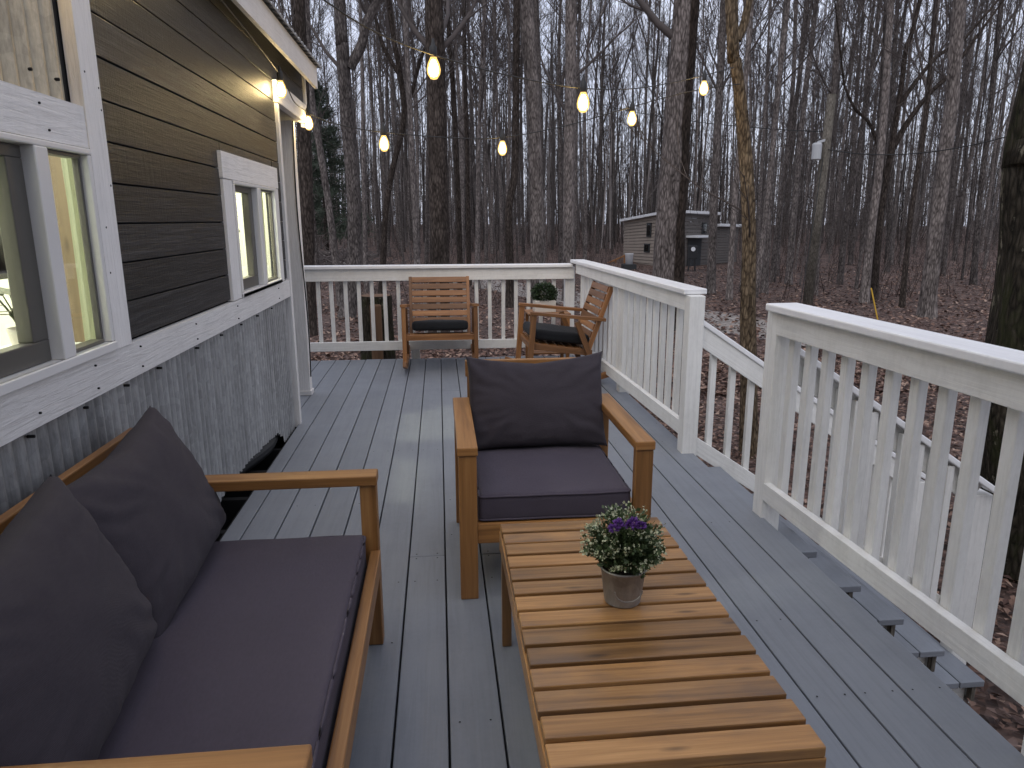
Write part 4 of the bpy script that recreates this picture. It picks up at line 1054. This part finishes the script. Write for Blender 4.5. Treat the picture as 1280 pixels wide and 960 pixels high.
# hero trees: traced up the trunk at a given distance
heroes = []
def hero(name, label, D, pts, wb, wt, mt, branches=8, seed=0, forks=(), zbase=None, Htop=15., bum=.10, crown=True, n=12, low=0, cat='tree'):
    r = random.Random(seed+900); P = [at(px, py, D) for px, py in pts]
    zb_ = gz(P[0].x, D)-.25 if zbase is None else zbase
    d0 = (P[1]-P[0]).normalized() if len(P) > 1 else Vector((0, 0, 1))
    if P[0].z > zb_: P.insert(0, P[0]-d0*((P[0].z-zb_)/max(.3, d0.z)))
    d1 = (P[-1]-P[-2]).normalized()
    if P[-1].z < Htop: P.append(P[-1]+(d1+Vector((0, 0, .6))).normalized()*(Htop-P[-1].z))
    mpx = D/F/math.cos(PSI)*1.0
    K = len(P); z0, z1 = at(*pts[0], D).z, at(*pts[-1], D).z
    # refine the line
    Q = [Vector(q) for q in catmull([tuple(p) for p in P], 5)]
    def rad(z):
        t = (z-z0)/max(.1, z1-z0); w = wb+(wt-wb)*t
        if t > 1: w = wt*max(.25, 1-(z-z1)/(Htop-z1+.1)*.7)
        w = min(w, max(wb, wt)*1.2)
        return w*.84*mpx/2*(1+.35*math.exp(-max(0, z-zb_-.25)*2.2))
    root = thing(name, (P[0].x, P[0].y, zb_+.25), label, cat)
    tr = MB(); tr.tube(Q, [rad(q.z) for q in Q], n, False, bumpy=bum)
    cr = MB()
    for fk in forks:
        (fp_, fw0, fw1) = fk; fD = D
        FP = [Vector(q) for q in catmull([tuple(at(px, py, D)) for px, py in fp_], 4)]
        m_ = len(FP)-1
        dd = (FP[-1]-FP[-2]).normalized()
        FP.append(FP[-1]+(dd+Vector((r.uniform(-.3, .3), r.uniform(-.3, .3), .5))).normalized()*2.5)
        rr_ = [(fw0+(fw1-fw0)*k/m_)*mpx/2 for k in range(m_+1)]+[fw1*mpx/2*.45]
        tr.tube(FP, rr_, max(6, n-4), False, bumpy=bum*.6)
        for k in range(6):
            p, ax = path_at(FP, r.uniform(.3, 1)); grow(cr, p, ax*.5+Vector((r.uniform(-1, 1), r.uniform(-1, 1), .5)), r.uniform(.6, 2.0), fw1*mpx*.22, r, 0, .006)
    for k in range(branches):
        zt = r.uniform(4.0, Htop*.97); q = min(Q, key=lambda v: abs(v.z-zt)); a = r.uniform(0, 6.28)
        grow(cr, q, (math.cos(a), math.sin(a), r.uniform(.5, 1.3)), r.uniform(1.5, 4.0), max(.015, rad(q.z)*.35), r, 0, .008)
    for k in range(low):
        zt = r.uniform(.6, 4.2); q = min(Q, key=lambda v: abs(v.z-zt)); a = r.uniform(0, 6.28)
        grow(cr, q, (math.cos(a), math.sin(a), r.uniform(0, .5)), r.uniform(.5, 1.6), .010, r, 1, .004)
    part(tr, 'trunk', M[mt], root, 0, True); 
    if len(cr.f): part(cr, 'crown', M['twig'], root, 0, True)
    heroes.append(root); return root
hero('forest_tree', 'dark straight trunk directly behind the white porch post', 15, [(386, 400), (384, 280), (379, 150), (372, 0)], 20, 18, 'bark_dark', 8, 1)
hero('forest_tree', 'slender leaning grey trunk just right of the porch post', 20, [(421, 335), (410, 250), (398, 175), (388, 105), (383, 0)], 10, 8, 'bark_grey', 7, 2)
hero('forest_tree', 'grey forked trunk behind the left end of the far railing', 17.5, [(434, 395), (443, 330), (441, 230), (433, 140), (428, 60), (424, 0)], 21, 16, 'bark_grey', 6, 3, forks=[([(437, 85), (452, 55), (459, 25), (472, 0), (482, -25)], 12, 8)])
hero('forest_tree', 'thin dark crooked trunk behind the glowing bulb, left of the big dark trunk', 21, [(478, 345), (482, 265), (492, 205), (505, 145), (498, 80), (486, 0)], 9, 7, 'bark_dark', 9, 4, forks=[([(505, 145), (515, 115), (524, 80), (535, 50)], 5, 4), ([(500, 95), (480, 60), (470, 25), (462, -10)], 5, 4)])
hero('forest_tree', 'massive straight dark brown trunk directly behind the left rocking chair', 14, [(549, 365), (549, 280), (546, 150), (542, 0)], 29, 25, 'bark_dark', 8, 5, n=16)
hero('forest_tree', 'narrow dark trunk just right of the big straight dark trunk', 22, [(575, 335), (572, 230), (566, 110), (559, 0)], 8, 6, 'bark_dark', 8, 6)
hero('forest_tree', 'slim straight dark trunk midway between the dark trunk and the pale trunk', 26, [(586, 330), (584, 200), (581, 90), (580, 0)], 7, 5, 'bark_dark', 10, 7)
hero('forest_tree', 'slim grey trunk left of the small bulb above the right rocking chair', 25, [(597, 330), (598, 200), (602, 90), (606, 0)], 7, 5, 'bark_grey', 10, 8)
hero('forest_tree', 'crooked dark trunk hugging the left side of the tall pale trunk', 19.5, [(638, 380), (637, 320), (636, 260), (643, 215), (645, 130), (646, 0)], 12, 9, 'bark_dark', 8, 9)
hero('forest_tree', 'tall pale pinkish trunk with rough bark left of the corner post', 20, [(674, 370), (672, 320), (669, 200), (665, 100), (658, 0)], 21, 20, 'bark_pale', 6, 10, n=14, bum=.14)
hero('forest_tree', 'straight pale trunk behind the corner post beside the brightest bulb', 21, [(711, 360), (711, 250), (713, 120), (714, 0)], 17, 15, 'bark_pale', 7, 11, n=14, bum=.14)
hero('forest_tree', 'thick trunk with painted shade on its right side, leaning right in front of the far cabin', 15, [(833, 375), (836, 320), (842, 210), (850, 110), (858, 0)], 47, 34, 'bark_side_shade', 6, 12, n=18)
hero('forest_tree', 'grey trunk with dead side branches right of the thick trunk before the cabin', 22, [(888, 372), (891, 290), (896, 180), (901, 80), (905, 0)], 13, 10, 'bark_grey', 8, 13, low=5)
ly = hero('forest_tree', 'crooked knobbly trunk lit yellow by the string lights beyond the steps', 6.6, [(938, 600), (937, 480), (934, 390), (937, 300), (934, 220), (926, 134), (919, 75), (914, 0)], 25, 17, 'bark_brown', 5, 14, forks=[([(921, 50), (930, 30), (936, 0), (945, -40)], 12, 8)], Htop=8, bum=.28, low=3)
hero('forest_tree', 'light thin trunk leaning right beside the yellow lit tree', 20, [(911, 385), (914, 320), (920, 230), (930, 120), (940, 0)], 9, 7, 'bark_pale', 8, 15, low=2)
hero('forest_tree', 'straight grey trunk between the yellow lit tree and the utility pole', 22, [(955, 372), (960, 280), (968, 160), (976, 80), (983, 0)], 10, 7, 'bark_grey', 8, 16)
hero('forest_tree', 'grey trunk just left of the utility pole', 25, [(985, 360), (995, 240), (1006, 120), (1018, 24)], 10, 7, 'bark_grey', 9, 17)
hero('forest_tree', 'pale trunk rising right behind the utility pole', 21, [(1018, 365), (1030, 200), (1043, 100), (1050, 0)], 9, 9, 'bark_grey', 8, 18)
hero('forest_tree', 'pale slim trunk with a dark twin to its right, behind the yellow stake', 19, [(1079, 385), (1088, 300), (1100, 200), (1108, 100), (1114, 0)], 13, 9, 'bark_pale', 7, 19, low=2)
hero('forest_tree', 'dark branching trunk immediately right of the pale slim trunk', 20, [(1092, 375), (1100, 280), (1112, 200), (1125, 120), (1133, 60), (1150, 0)], 11, 6, 'bark_dark', 8, 20, forks=[([(1112, 195), (1130, 160), (1155, 125), (1185, 95)], 8, 5), ([(1122, 135), (1150, 95), (1175, 68), (1200, 55)], 6, 4), ([(1108, 225), (1090, 160), (1068, 135), (1055, 105)], 5, 3)])
hero('forest_tree', 'stout reddish grey trunk leaning right above the near railing', 16, [(1158, 408), (1164, 340), (1171, 280), (1180, 200), (1190, 122), (1200, 0)], 23, 18, 'bark_pale', 7, 21, n=14, bum=.16, low=2)
hero('forest_tree', 'massive mossy dark trunk beside the near railing at the right edge', 4.1, [(1296, 960), (1296, 800), (1299, 600), (1308, 400), (1330, 200), (1354, 60)], 182, 145, 'bark_moss', 6, 22, n=28, bum=.22, Htop=9)
hero('forest_tree', 'slim grey trunk beyond the stout reddish trunk, bare of low branches', 24, [(1215, 375), (1225, 250), (1240, 120), (1252, 0)], 9, 7, 'bark_grey', 9, 23)
hero('forest_tree', 'thin dark trunk at the far right behind the mossy trunk', 18, [(1128, 375), (1140, 260), (1158, 140), (1170, 0)], 8, 6, 'bark_dark', 9, 24)

# the wood: individual copies of the prototypes
rr = random.Random(77); placed = []; need = 268
px_ok = []
def blocked(x, y, px):
    if 740 < px < 930 and y < 44: return True           # in front of the cabin
    for (qx, qy) in pl:
        if (x-qx)**2+(y-qy)**2 < 3.2: return True
    return any((x-a)**2+(y-b)**2 < .9**2 for a, b in placed)
first = {}
k = 0; tries = 0
while k < need and tries < 20000:
    tries += 1
    px = rr.uniform(370, 1330); y = 24+44*rr.random()**.8
    if rr.random() < .05: y = rr.uniform(19, 24)
    p = at(px, 300, y); x = p.x
    if blocked(x, y, px): continue
    i = rr.randint(0, 6) if rr.random() < .72 else rr.randint(7, 9)
    if y < 24 and i < 7: i = rr.choice((4, 5, 5, 3))
    if y < 24 and i >= 7 and rr.random() < .4: continue
    placed.append((x, y)); root, kind, _, _ = protos[i]
    o = root if i not in first else copy_tree(root); first[i] = 1
    s = rr.uniform(.85, 1.2); o.location = (x, y, gz(x, y)); o.rotation_euler = (rr.gauss(0, .022), rr.gauss(0, .022)+.015, rr.uniform(0, 6.28)); o.scale = (s, s, s*rr.uniform(.95, 1.1))
    k += 1
# far-off wood that reads as one mass
fw_ = MB(); rr = random.Random(31)
for k in range(2300):
    px = rr.uniform(330, 1400); y = 50+80*rr.random()**.75; p = at(px, 300, y); x = p.x; z = gz(x, y)
    big = rr.random() < .45
    Hh = rr.uniform(12, 20) if big else rr.uniform(4, 11); r0 = rr.uniform(.05, .11) if big else rr.uniform(.025, .05)
    top = Vector((x+rr.uniform(-.9, .9)*Hh/14, y, z+Hh)); b = Vector((x, y, z-.3))
    fw_.tube([b, b.lerp(top, .4)+Vector((rr.uniform(-.2, .2), 0, 0)), top], [r0, r0*.72, .012], 4, False)
    for q in range(9 if big else 7):
        t = rr.uniform(.2 if big else .08, .97); pp_ = b.lerp(top, t); a = rr.uniform(0, 6.28); ln = Hh*.2*(1.15-t)*rr.uniform(.7, 1.3)+.6
        e = pp_+Vector((math.cos(a)*ln*.5, math.sin(a)*ln*.5, ln)); mid = pp_.lerp(e, .5)+Vector((math.cos(a), math.sin(a), -.3))*ln*.12
        fw_.tube([pp_, mid, e], [max(.014, r0*.3), .016, .008], 3, False)
        for w in range(3):
            t2 = rr.uniform(.2, 1); c_ = mid.lerp(e, t2); v = Vector((rr.uniform(-1, 1), rr.uniform(-1, 1), rr.uniform(.2, 1.4))).normalized()*ln*.42
            fw_.tube([c_, c_+v], [.011, .006], 3, False)
tag(fw_.build('far_woods', M['woods'], fix=False), 'dense grey mass of bare trees far beyond the deck', 'woods', kind='stuff')
# undergrowth: twiggy brush between the trunks
ug = MB(); rr = random.Random(41)
for k in range(2600):
    px = rr.uniform(370, 1330); y = 19+75*rr.random()
    p = at(px, 300, y); x = p.x; z = gz(x, y)
    if any((x-qx)**2+(y-qy)**2 < 1.6 for (qx, qy) in pl[::3]) or (770 < px < 925 and y < 40): continue
    for q in range(rr.randint(1, 3)):
        a = rr.uniform(0, 6.28); h = rr.uniform(.4, 2.6)*(1.3 if y > 50 else (.9 if y > 32 else .5)); tip = Vector((x+math.cos(a)*h*.35, y+math.sin(a)*h*.35, z+h)); b = Vector((x+rr.uniform(-.1, .1), y, z-.05))
        ug.tube([b, b.lerp(tip, .5)+Vector((rr.uniform(-.1, .1), 0, .05)), tip], [.011, .008, .004], 3, False)
        for w in range(3):
            c_ = b.lerp(tip, rr.uniform(.3, .95)); ug.tube([c_, c_+Vector((rr.uniform(-.5, .5), rr.uniform(-.5, .5), rr.uniform(.1, .6)))*h*.4], [.006, .003], 3, False)
tag(ug.build('undergrowth', M['brush'], fix=False), 'thin leafless brush standing between the tree trunks', 'undergrowth', kind='stuff')
# evergreen behind the porch post
ev = thing('pine_tree', (at(408, 300, 40).x, 40, gz(-4, 40)), 'dark green pine showing between trunks behind the porch post', 'pine')
rr = random.Random(8); bx_ = ev.location; tr = MB(); tr.tube([(bx_.x, 40, bx_.z-.2), (bx_.x+.1, 40, bx_.z+9)], [.13, .03], 7); part(tr, 'trunk', M['bark_dark'], ev, 0, True)
nd_ = MB()
for k in range(110):
    z = bx_.z+1.2+7.6*rr.random(); a = rr.uniform(0, 6.28); ln = (9.4-(z-bx_.z))*.32*rr.uniform(.5, 1.1)+.3
    p0 = Vector((bx_.x, 40, z)); e = p0+Vector((math.cos(a)*ln, math.sin(a)*ln, -.05*ln+rr.uniform(-.1, .3))); nd_.tube([p0, e], [.02, .008], 3, False)
    for q in range(70):
        c_ = p0.lerp(e, rr.uniform(.15, 1))+Vector((0, 0, rr.gauss(0, .12))); v = Vector((rr.gauss(0, 1), rr.gauss(0, 1), rr.gauss(.5, .8))).normalized()*rr.uniform(.15, .4); s = v.cross(Vector((rr.uniform(-1, 1), 1, rr.uniform(-1, 1)))).normalized()*.022
        nd_.quad(c_-s, c_+s, c_+v+s*.3, c_+v-s*.3)
part(nd_, 'crown', M['needles'], ev)
# fallen logs and stump
def log(p, q, r, label):
    root = tag(MB().tube(wiggle(p, q, 8, .12, random.Random(hash(label) % 97)), [r*(1-.05*k) for k in range(9)], 9, True, bumpy=.15).build('fallen_log', M['bark_grey'], smooth=True), label, 'log'); return root
log((-6.4, 33, gz(-6.4, 33)+.75), (-2.6, 31.5, gz(-2.6, 31.5)+.65), .11, 'long grey fallen log propped among brush behind the forked trunk')
log((-5.8, 30, gz(-5.8, 30)+.1), (-3.6, 32.5, gz(-3.6, 32)+1.1), .07, 'thin pale fallen log slanting upward left of the forked trunk')
log((-3.5, 27, gz(-3.5, 27)+.08), (-.4, 28.2, gz(-.4, 28)+.1), .10, 'dark fallen log lying on leaves right of the forked trunk')
bp = MB(); rr = random.Random(15)
for k in range(420):
    x = rr.gauss(-4.0, 1.3); y = rr.gauss(30, 1.6); z = gz(x, y)+rr.uniform(0, .9)*max(0, 1-((x+4)/3)**2); v = Vector((rr.gauss(0, 1), rr.gauss(0, .6), rr.gauss(0, .35))).normalized()*rr.uniform(.4, 1.4)
    bp.tube([(x, y, z), Vector((x, y, z))+v*.5+Vector((0, 0, .06)), Vector((x, y, z))+v], [.02, .015, .007], 4, False)
tag(bp.build('branch_debris', M['twig'], fix=False), 'tangled dead branches lying behind the left end of the railing', 'branches', kind='stuff')
sx_, sy_ = -.74, 8.3; sg = gz(sx_, sy_)
sm = thing('tree_stump', (sx_, sy_, sg), 'tall black charred stump behind the far railing, left of the rocking chairs', 'stump')
part(MB().tube([(sx_, sy_, sg-.1), (sx_+.01, sy_, sg+.5), (sx_, sy_, sg+1.2), (sx_, sy_, .50)], [.235, .205, .195, .19], 18, True, bumpy=.12), 'trunk', M['bark_moss'], sm)
part(MB().lathe([(.175, .0), (.0, .015)], (sx_, sy_, .502), 18), 'cut_face', M['cut_wood'], sm)
part(MB().box(sx_-.05, sx_+.08, sy_-.235, sy_-.18, sg+.55, .42), 'split', M['cut_wood'], sm, .02)
# yellow stake
p = at(1096, 402, 15.5)
sk = MB(); sk.beam((p.x+.06, 15.5, gz(p.x, 15.5)-.1), tuple(at(1089, 360, 15.5)), .03, .012, upv=(0, 1, 0)); tag(sk.build('marker_stake', M['yellow'], bevel=.002), 'thin yellow marker stake leaning in the leaves behind the near railing', 'stake')
# utility pole
up_ = thing('utility_pole', tuple(at(1009, 380, 18.5)), 'weathered wooden utility pole with a grey transformer can', 'utility pole')
a = at(1008, 392, 18.5); b = at(1040, 118, 18.5)
part(MB().tube([a-(b-a)*.04, a.lerp(b, .5), b], [.135, .125, .11], 14), 'pole', M['pole_wood'], up_, 0, True)
tc_ = at(1020, 199, 18.4); part(MB().lathe([(0, -.02), (.09, -.02), (.12, 0), (.12, .36), (.10, .4), (0, .42)], tuple(tc_), 20), 'transformer', M['transf'], up_, .004)
part(MB().beam(at(1022, 178, 18.45), at(1032, 175, 18.45), .06, .06), 'bracket', M['transf'], up_)
for (p0, p1, sag) in ((at(1030, 186, 18.5), at(1400, 120, 13), .5), (at(1036, 165, 18.5), at(640, 90, 40), .6)):
    w = [p0.lerp(p1, t/14)-Vector((0, 0, 4*sag*(t/14)*(1-t/14))) for t in range(15)]
    part(MB().tube(w, [.012]*15, 4, False), 'wire', M['cable'], up_)
part(MB().tube([at(1034, 165, 18.5), at(1000, 384, 18.0)], [.012, .012], 5), 'ground_cable', M['cable'], up_)

# ------------------------------------------------------------------ far cabin
cbn = thing('cabin', (12, 36, -1.2), 'small brown plank cabin with pale metal roof far among the trees', 'cabin')
A = at(780, 300, 39.5); B = at(838, 300, 34.5); Cc = at(889, 300, 37.0); Dd = at(922, 300, 38.5)
def wallq(p, q, z0p, z0q, z1p, z1q, mt, name='wall', th=.12, boards=True):
    d = (q-p); d.z = 0; d.normalize(); nn = Vector((d.y, -d.x, 0)); 
    mb = MB(); nb = 16
    for k in range(nb):
        f0, f1 = k/nb, (k+1)/nb
        lo_p = z0p+(z1p-z0p)*f0; hi_p = z0p+(z1p-z0p)*f1-.02; lo_q = z0q+(z1q-z0q)*f0; hi_q = z0q+(z1q-z0q)*f1-.02
        P_ = lambda v, z, o_: (v.x+nn.x*o_, v.y+nn.y*o_, z)
        mb.hexa([P_(p, lo_p, .03), P_(q, lo_q, .03), P_(q, lo_q, -th), P_(p, lo_p, -th), P_(p, hi_p, .0), P_(q, hi_q, .0), P_(q, hi_q, -th), P_(p, hi_p, -th)], (q-p).length, th, .2)
    return part(mb, name, M[mt], cbn)
zg = -1.25
wallq(A, B, zg, zg, 1.22, 1.62, 'shed_siding_lit'); wallq(B, Cc, zg, zg, 1.62, 1.52, 'shed_siding_shaded'); wallq(Cc, Dd, zg, zg, .95, .90, 'shed_siding_shaded')  # light and shade are put into the wall colours
bk = Vector((4.5, 5.5, 0))
def roofq(p, q, zp, zq, depth, ov=.35):
    d = (q-p); d.z = 0; d.normalize(); nn = Vector((d.y, -d.x, 0)); a_ = p-d*ov+nn*ov; b_ = q+d*ov+nn*ov; c_ = b_-nn*depth; e_ = a_-nn*depth
    mb = MB(); mb.hexa([(a_.x, a_.y, zp), (b_.x, b_.y, zq), (c_.x, c_.y, zq-.35), (e_.x, e_.y, zp-.35), (a_.x, a_.y, zp+.14), (b_.x, b_.y, zq+.14), (c_.x, c_.y, zq-.21), (e_.x, e_.y, zp-.21)], 5, 5, .14)
    part(mb, 'roof', M['white_plain'], cbn, .01)
mb = MB(); G_ = A+(Cc-B); ov = Vector((.15, -.35, 0))
cr_ = [(A+Vector((-.3, 0, 0)), 1.20), (B+Vector((-.15, -.3, 0)), 1.66), (Cc+Vector((.35, -.2, 0)), 1.55), (G_, 1.1)]
mb.hexa([(v.x, v.y, z) for v, z in cr_]+[(v.x, v.y, z+.13) for v, z in cr_], 5, 5, .13); part(mb, 'roof', M['white_plain'], cbn, .01)
roofq(Cc+Vector((.4, .15, 0)), Dd, .96, .91, 4, .2)
def on_wall(p, q, t, z): v = p.lerp(q, t); d = (q-p); d.z = 0; d.normalize(); nn = Vector((d.y, -d.x, 0)); return Vector((v.x, v.y, z))+nn*.05, d, nn
def cab_win(p, q, t, z0, z1, w, mt='void', nm='window'):
    c_, d, nn = on_wall(p, q, t, (z0+z1)/2); f = part(MB().beam(c_-d*w/2, c_+d*w/2, .06, z1-z0), nm, M['shed_base'], cbn)
    if nm == 'window': part(MB().beam(c_+nn*.035-d*(w/2-.06), c_+nn*.035+d*(w/2-.06), .01, z1-z0-.12), 'pane', M['glass'], f)
cab_win(A, B, .58, .45, 1.15, .45); cab_win(A, B, .55, -.35, .1, .55); cab_win(B, Cc, .78, .6, 1.15, .42)
cab_win(B, Cc, .56, -1.2, .35, 1.25, nm='door')
c_, d, nn = on_wall(B, Cc, .56, .48); part(MB().beam(c_-d*.8+nn*.3, c_+d*.8+nn*.3, .7, .10), 'awning', M['white_plain'], cbn)
for (p, q) in ((A, B), (B, Cc), (Cc, Dd)):
    c_, d, nn = on_wall(p, q, .5, zg-.15); part(MB().beam(Vector((p.x, p.y, zg-.18))+nn*.03, Vector((q.x, q.y, zg-.18))+nn*.03, .1, .5), 'skirting', M['shed_base'], cbn)
q = at(864, 345, 32); sgz = gz(q.x, 32)
sp_ = thing('sign_post', (q.x, 32, sgz), 'small black stand with a round white disc in front of the cabin', 'stand')
for dx in (-.17, .17): part(MB().beam((q.x+dx, 32, sgz-.05), (q.x+dx*.6, 32, sgz+.75), .06, .06, upv=(0, 1, 0)), 'leg', M['blackplastic'], sp_)
part(MB().beam((q.x, 32, sgz+.55), (q.x, 32, sgz+1.15), .45, .12, upv=(0, 1, 0)), 'panel', M['blackplastic'], sp_, .02)
disc = MB().lathe([(0, 0), (.1, 0), (.1, .02), (0, .02)], (0, 0, 0), 18); disc.xf(Matrix.Translation((q.x, 31.93, sgz+1.0)) @ Matrix.Rotation(R(90), 4, 'X')); part(disc, 'disc', M['white_plain'], sp_)
q = at(786, 334, 34); bkt = thing('bucket', (q.x, 34, gz(q.x, 34)), 'white bucket standing by the left wall of the cabin', 'bucket')
part(MB().lathe([(0, 0), (.17, 0), (.2, .48), (.22, .5), (.19, .5), (.16, .03), (0, .03)], (q.x, 34, gz(q.x, 34)+.25), 20), 'body', M['white_plain'], bkt, 0, True)
part(MB().box(q.x-.3, q.x+.3, 33.7, 34.3, gz(q.x, 34)-.1, gz(q.x, 34)+.25), 'base', M['shed_base'], bkt)
q = at(768, 330, 38); gq = gz(q.x, 38); hr = thing('wooden_handrail', (q.x, 38, gq), 'brown wooden handrail sloping down beside the cabin', 'handrail')
e1 = at(757, 330, 38); e2 = at(782, 319, 38); part(MB().beam(e1, e2, .08, .08), 'rail', M['teak_red'], hr)
for t in (.05, .5, .95):
    v = e1.lerp(e2, t); part(MB().box(v.x-.04, v.x+.04, 37.96, 38.04, gz(v.x, 38)-.1, v.z-.03), 'post', M['teak_red'], hr)

# ------------------------------------------------------------------ string lights
def string_line(pts, name, label, n=10):
    P = catmull([tuple(p) for p in pts], n)
    o = MB().tube(P, [.0042]*len(P), 5, False).build(name, M['cable'], smooth=True, fix=False); return tag(o, label, 'cable')
T = 6.52
s1 = [(-.87, 2.4, 2.36), at(405, 0, 3.3), at(470, 40, 3.75), at(537, 67, 4.2), at(630, 93, 4.75), at(725, 110, 5.25), at(800, 110, 5.75), at(877, 95, 6.25), at(917, 84, T)]
s2 = [(-.955, 5.72, 2.13), at(420, 155, 5.85), at(478, 165, 5.95), at(560, 172, 6.05), at(625, 172, 6.15), at(704, 158, 6.25), at(788, 134, 6.35), at(860, 115, 6.45), at(925, 105, T)]
string_line(s1, 'string_light_cable', 'upper string light cable sagging from the eave to the yellow lit tree')
string_line(s2, 'string_light_cable', 'lower string light cable running from the porch beam to the yellow lit tree')
s3 = [(-.895, -.2, 2.30), (-.895, 1.0, 2.24), (-.895, 2.4, 2.30), (-.9, 3.4, 2.27), (-.93, 4.72, 2.21), (-.94, 5.2, 2.12), (-.945, 5.72, 2.13)]
string_line(s3, 'string_light_cable', 'string light cable fixed along the house eave and porch beam')
def bulb(px, py, y, label, hot=False, s=1.0, pos=None):
    p = pos if pos else at(px, py, y)
    root = thing('light_bulb', tuple(p), label, 'bulb', 'bulbs of the string lights'); root.scale = (s*1.15, s*1.15, s*1.1)
    MB().lathe([(.0, -.058), (.014, -.054), (.026, -.036), (.029, -.016), (.024, .008), (.016, .026), (.012, .036)], (0, 0, 0), 20).build('glass', M['bulbglass'], root, smooth=True)
    MB().lathe([(0, -.046), (.012, -.043), (.019, -.03), (.020, -.014), (.015, .006), (.008, .022), (0, .026)], (0, 0, 0), 16).build('filament', M[hot or 'filament'], root, smooth=True)
    MB().lathe([(.0135, .034), (.0155, .04), (.0155, .075), (.008, .085), (.004, .11), (0, .11)], (0, 0, 0), 14).build('socket', M['cable'], root, smooth=True)
    return root
bulb(542, 82, 4.25, 'glowing bulb hanging in front of the big straight dark trunk', s=1.15)
bulb(729, 125, 5.25, 'brightest glowing bulb beside the straight pale trunk', s=1.35)
bulb(880, 108, 6.25, 'glowing bulb right of the thick leaning trunk near the yellow lit tree', s=1.15)
bulb(480, 177, 5.95, 'glowing bulb nearest the porch post on the lower string', s=1.2)
bulb(628, 183, 6.15, 'glowing bulb above the gap between the two rocking chairs, left of the pale trunk', s=1.15)
bulb(790, 146, 6.35, 'glowing bulb between the brightest bulb and the thick leaning trunk', s=1.2)
bulb(0, 0, 0, 'glowing bulb at the top of the house corner board', 'bulb_hot', 1.0, Vector((-.925, 4.70, 2.13)))
bulb(0, 0, 0, 'glowing bulb at the outer end of the porch beam', 'bulb_hot', 1.0, Vector((-.935, 5.68, 2.06)))
bulb(0, 0, 0, 'glowing bulb under the eave above the dark siding', 'bulb_hot', 1.0, Vector((-.915, 3.02, 2.30)))
bulb(0, 0, 0, 'glowing bulb under the eave above the near window', 'bulb_near', 1.0, Vector((-.925, 1.80, 2.26)))

# ------------------------------------------------------------------ light
w = bpy.data.worlds.new("World"); scene.world = w; w.use_nodes = True; nt = w.node_tree; nt.nodes.clear()
wo = nt.nodes.new("ShaderNodeOutputWorld"); bg = nt.nodes.new("ShaderNodeBackground")
sky = nt.nodes.new("ShaderNodeTexSky"); sky.sky_type = 'NISHITA'; sky.sun_disc = False; sky.sun_elevation = R(50); sky.sun_rotation = R(205); sky.air_density = 1.0; sky.dust_density = 1.5
tcd = nt.nodes.new("ShaderNodeTexCoord")
cn = nz(nt, tcd.outputs["Generated"], 2.4, 6, 0.6)
cloud = ramp(nt, cn, [(0.35, (4.9, 5.2, 6.4)), (0.68, (7.0, 7.3, 8.5))])
mixed = mixc(nt, 0.86, sky.outputs[0], cloud)
L(nt, mixed, bg.inputs[0]); bg.inputs[1].default_value = 0.15
L(nt, bg.outputs[0], wo.inputs[0])
sl = bpy.data.lights.new("sun", 'SUN'); sl.energy = 1.0; sl.angle = R(60); sl.color = (1.0, 0.95, 0.9)
so = bpy.data.objects.new("sun", sl); C.objects.link(so)
dirv = Vector((math.sin(R(205))*math.cos(R(50)), math.cos(R(205))*math.cos(R(50)), math.sin(R(50))))
so.rotation_euler = dirv.to_track_quat('Z', 'Y').to_euler()
scene.view_settings.view_transform = 'Standard'; scene.view_settings.look = 'None'; scene.view_settings.exposure = 0; scene.view_settings.gamma = 1
scene.render.engine = 'CYCLES'
try:
    scene.cycles.use_denoising = True; scene.cycles.max_bounces = 8; scene.cycles.transparent_max_bounces = 12
    scene.cycles.sample_clamp_indirect = 6
except Exception: pass
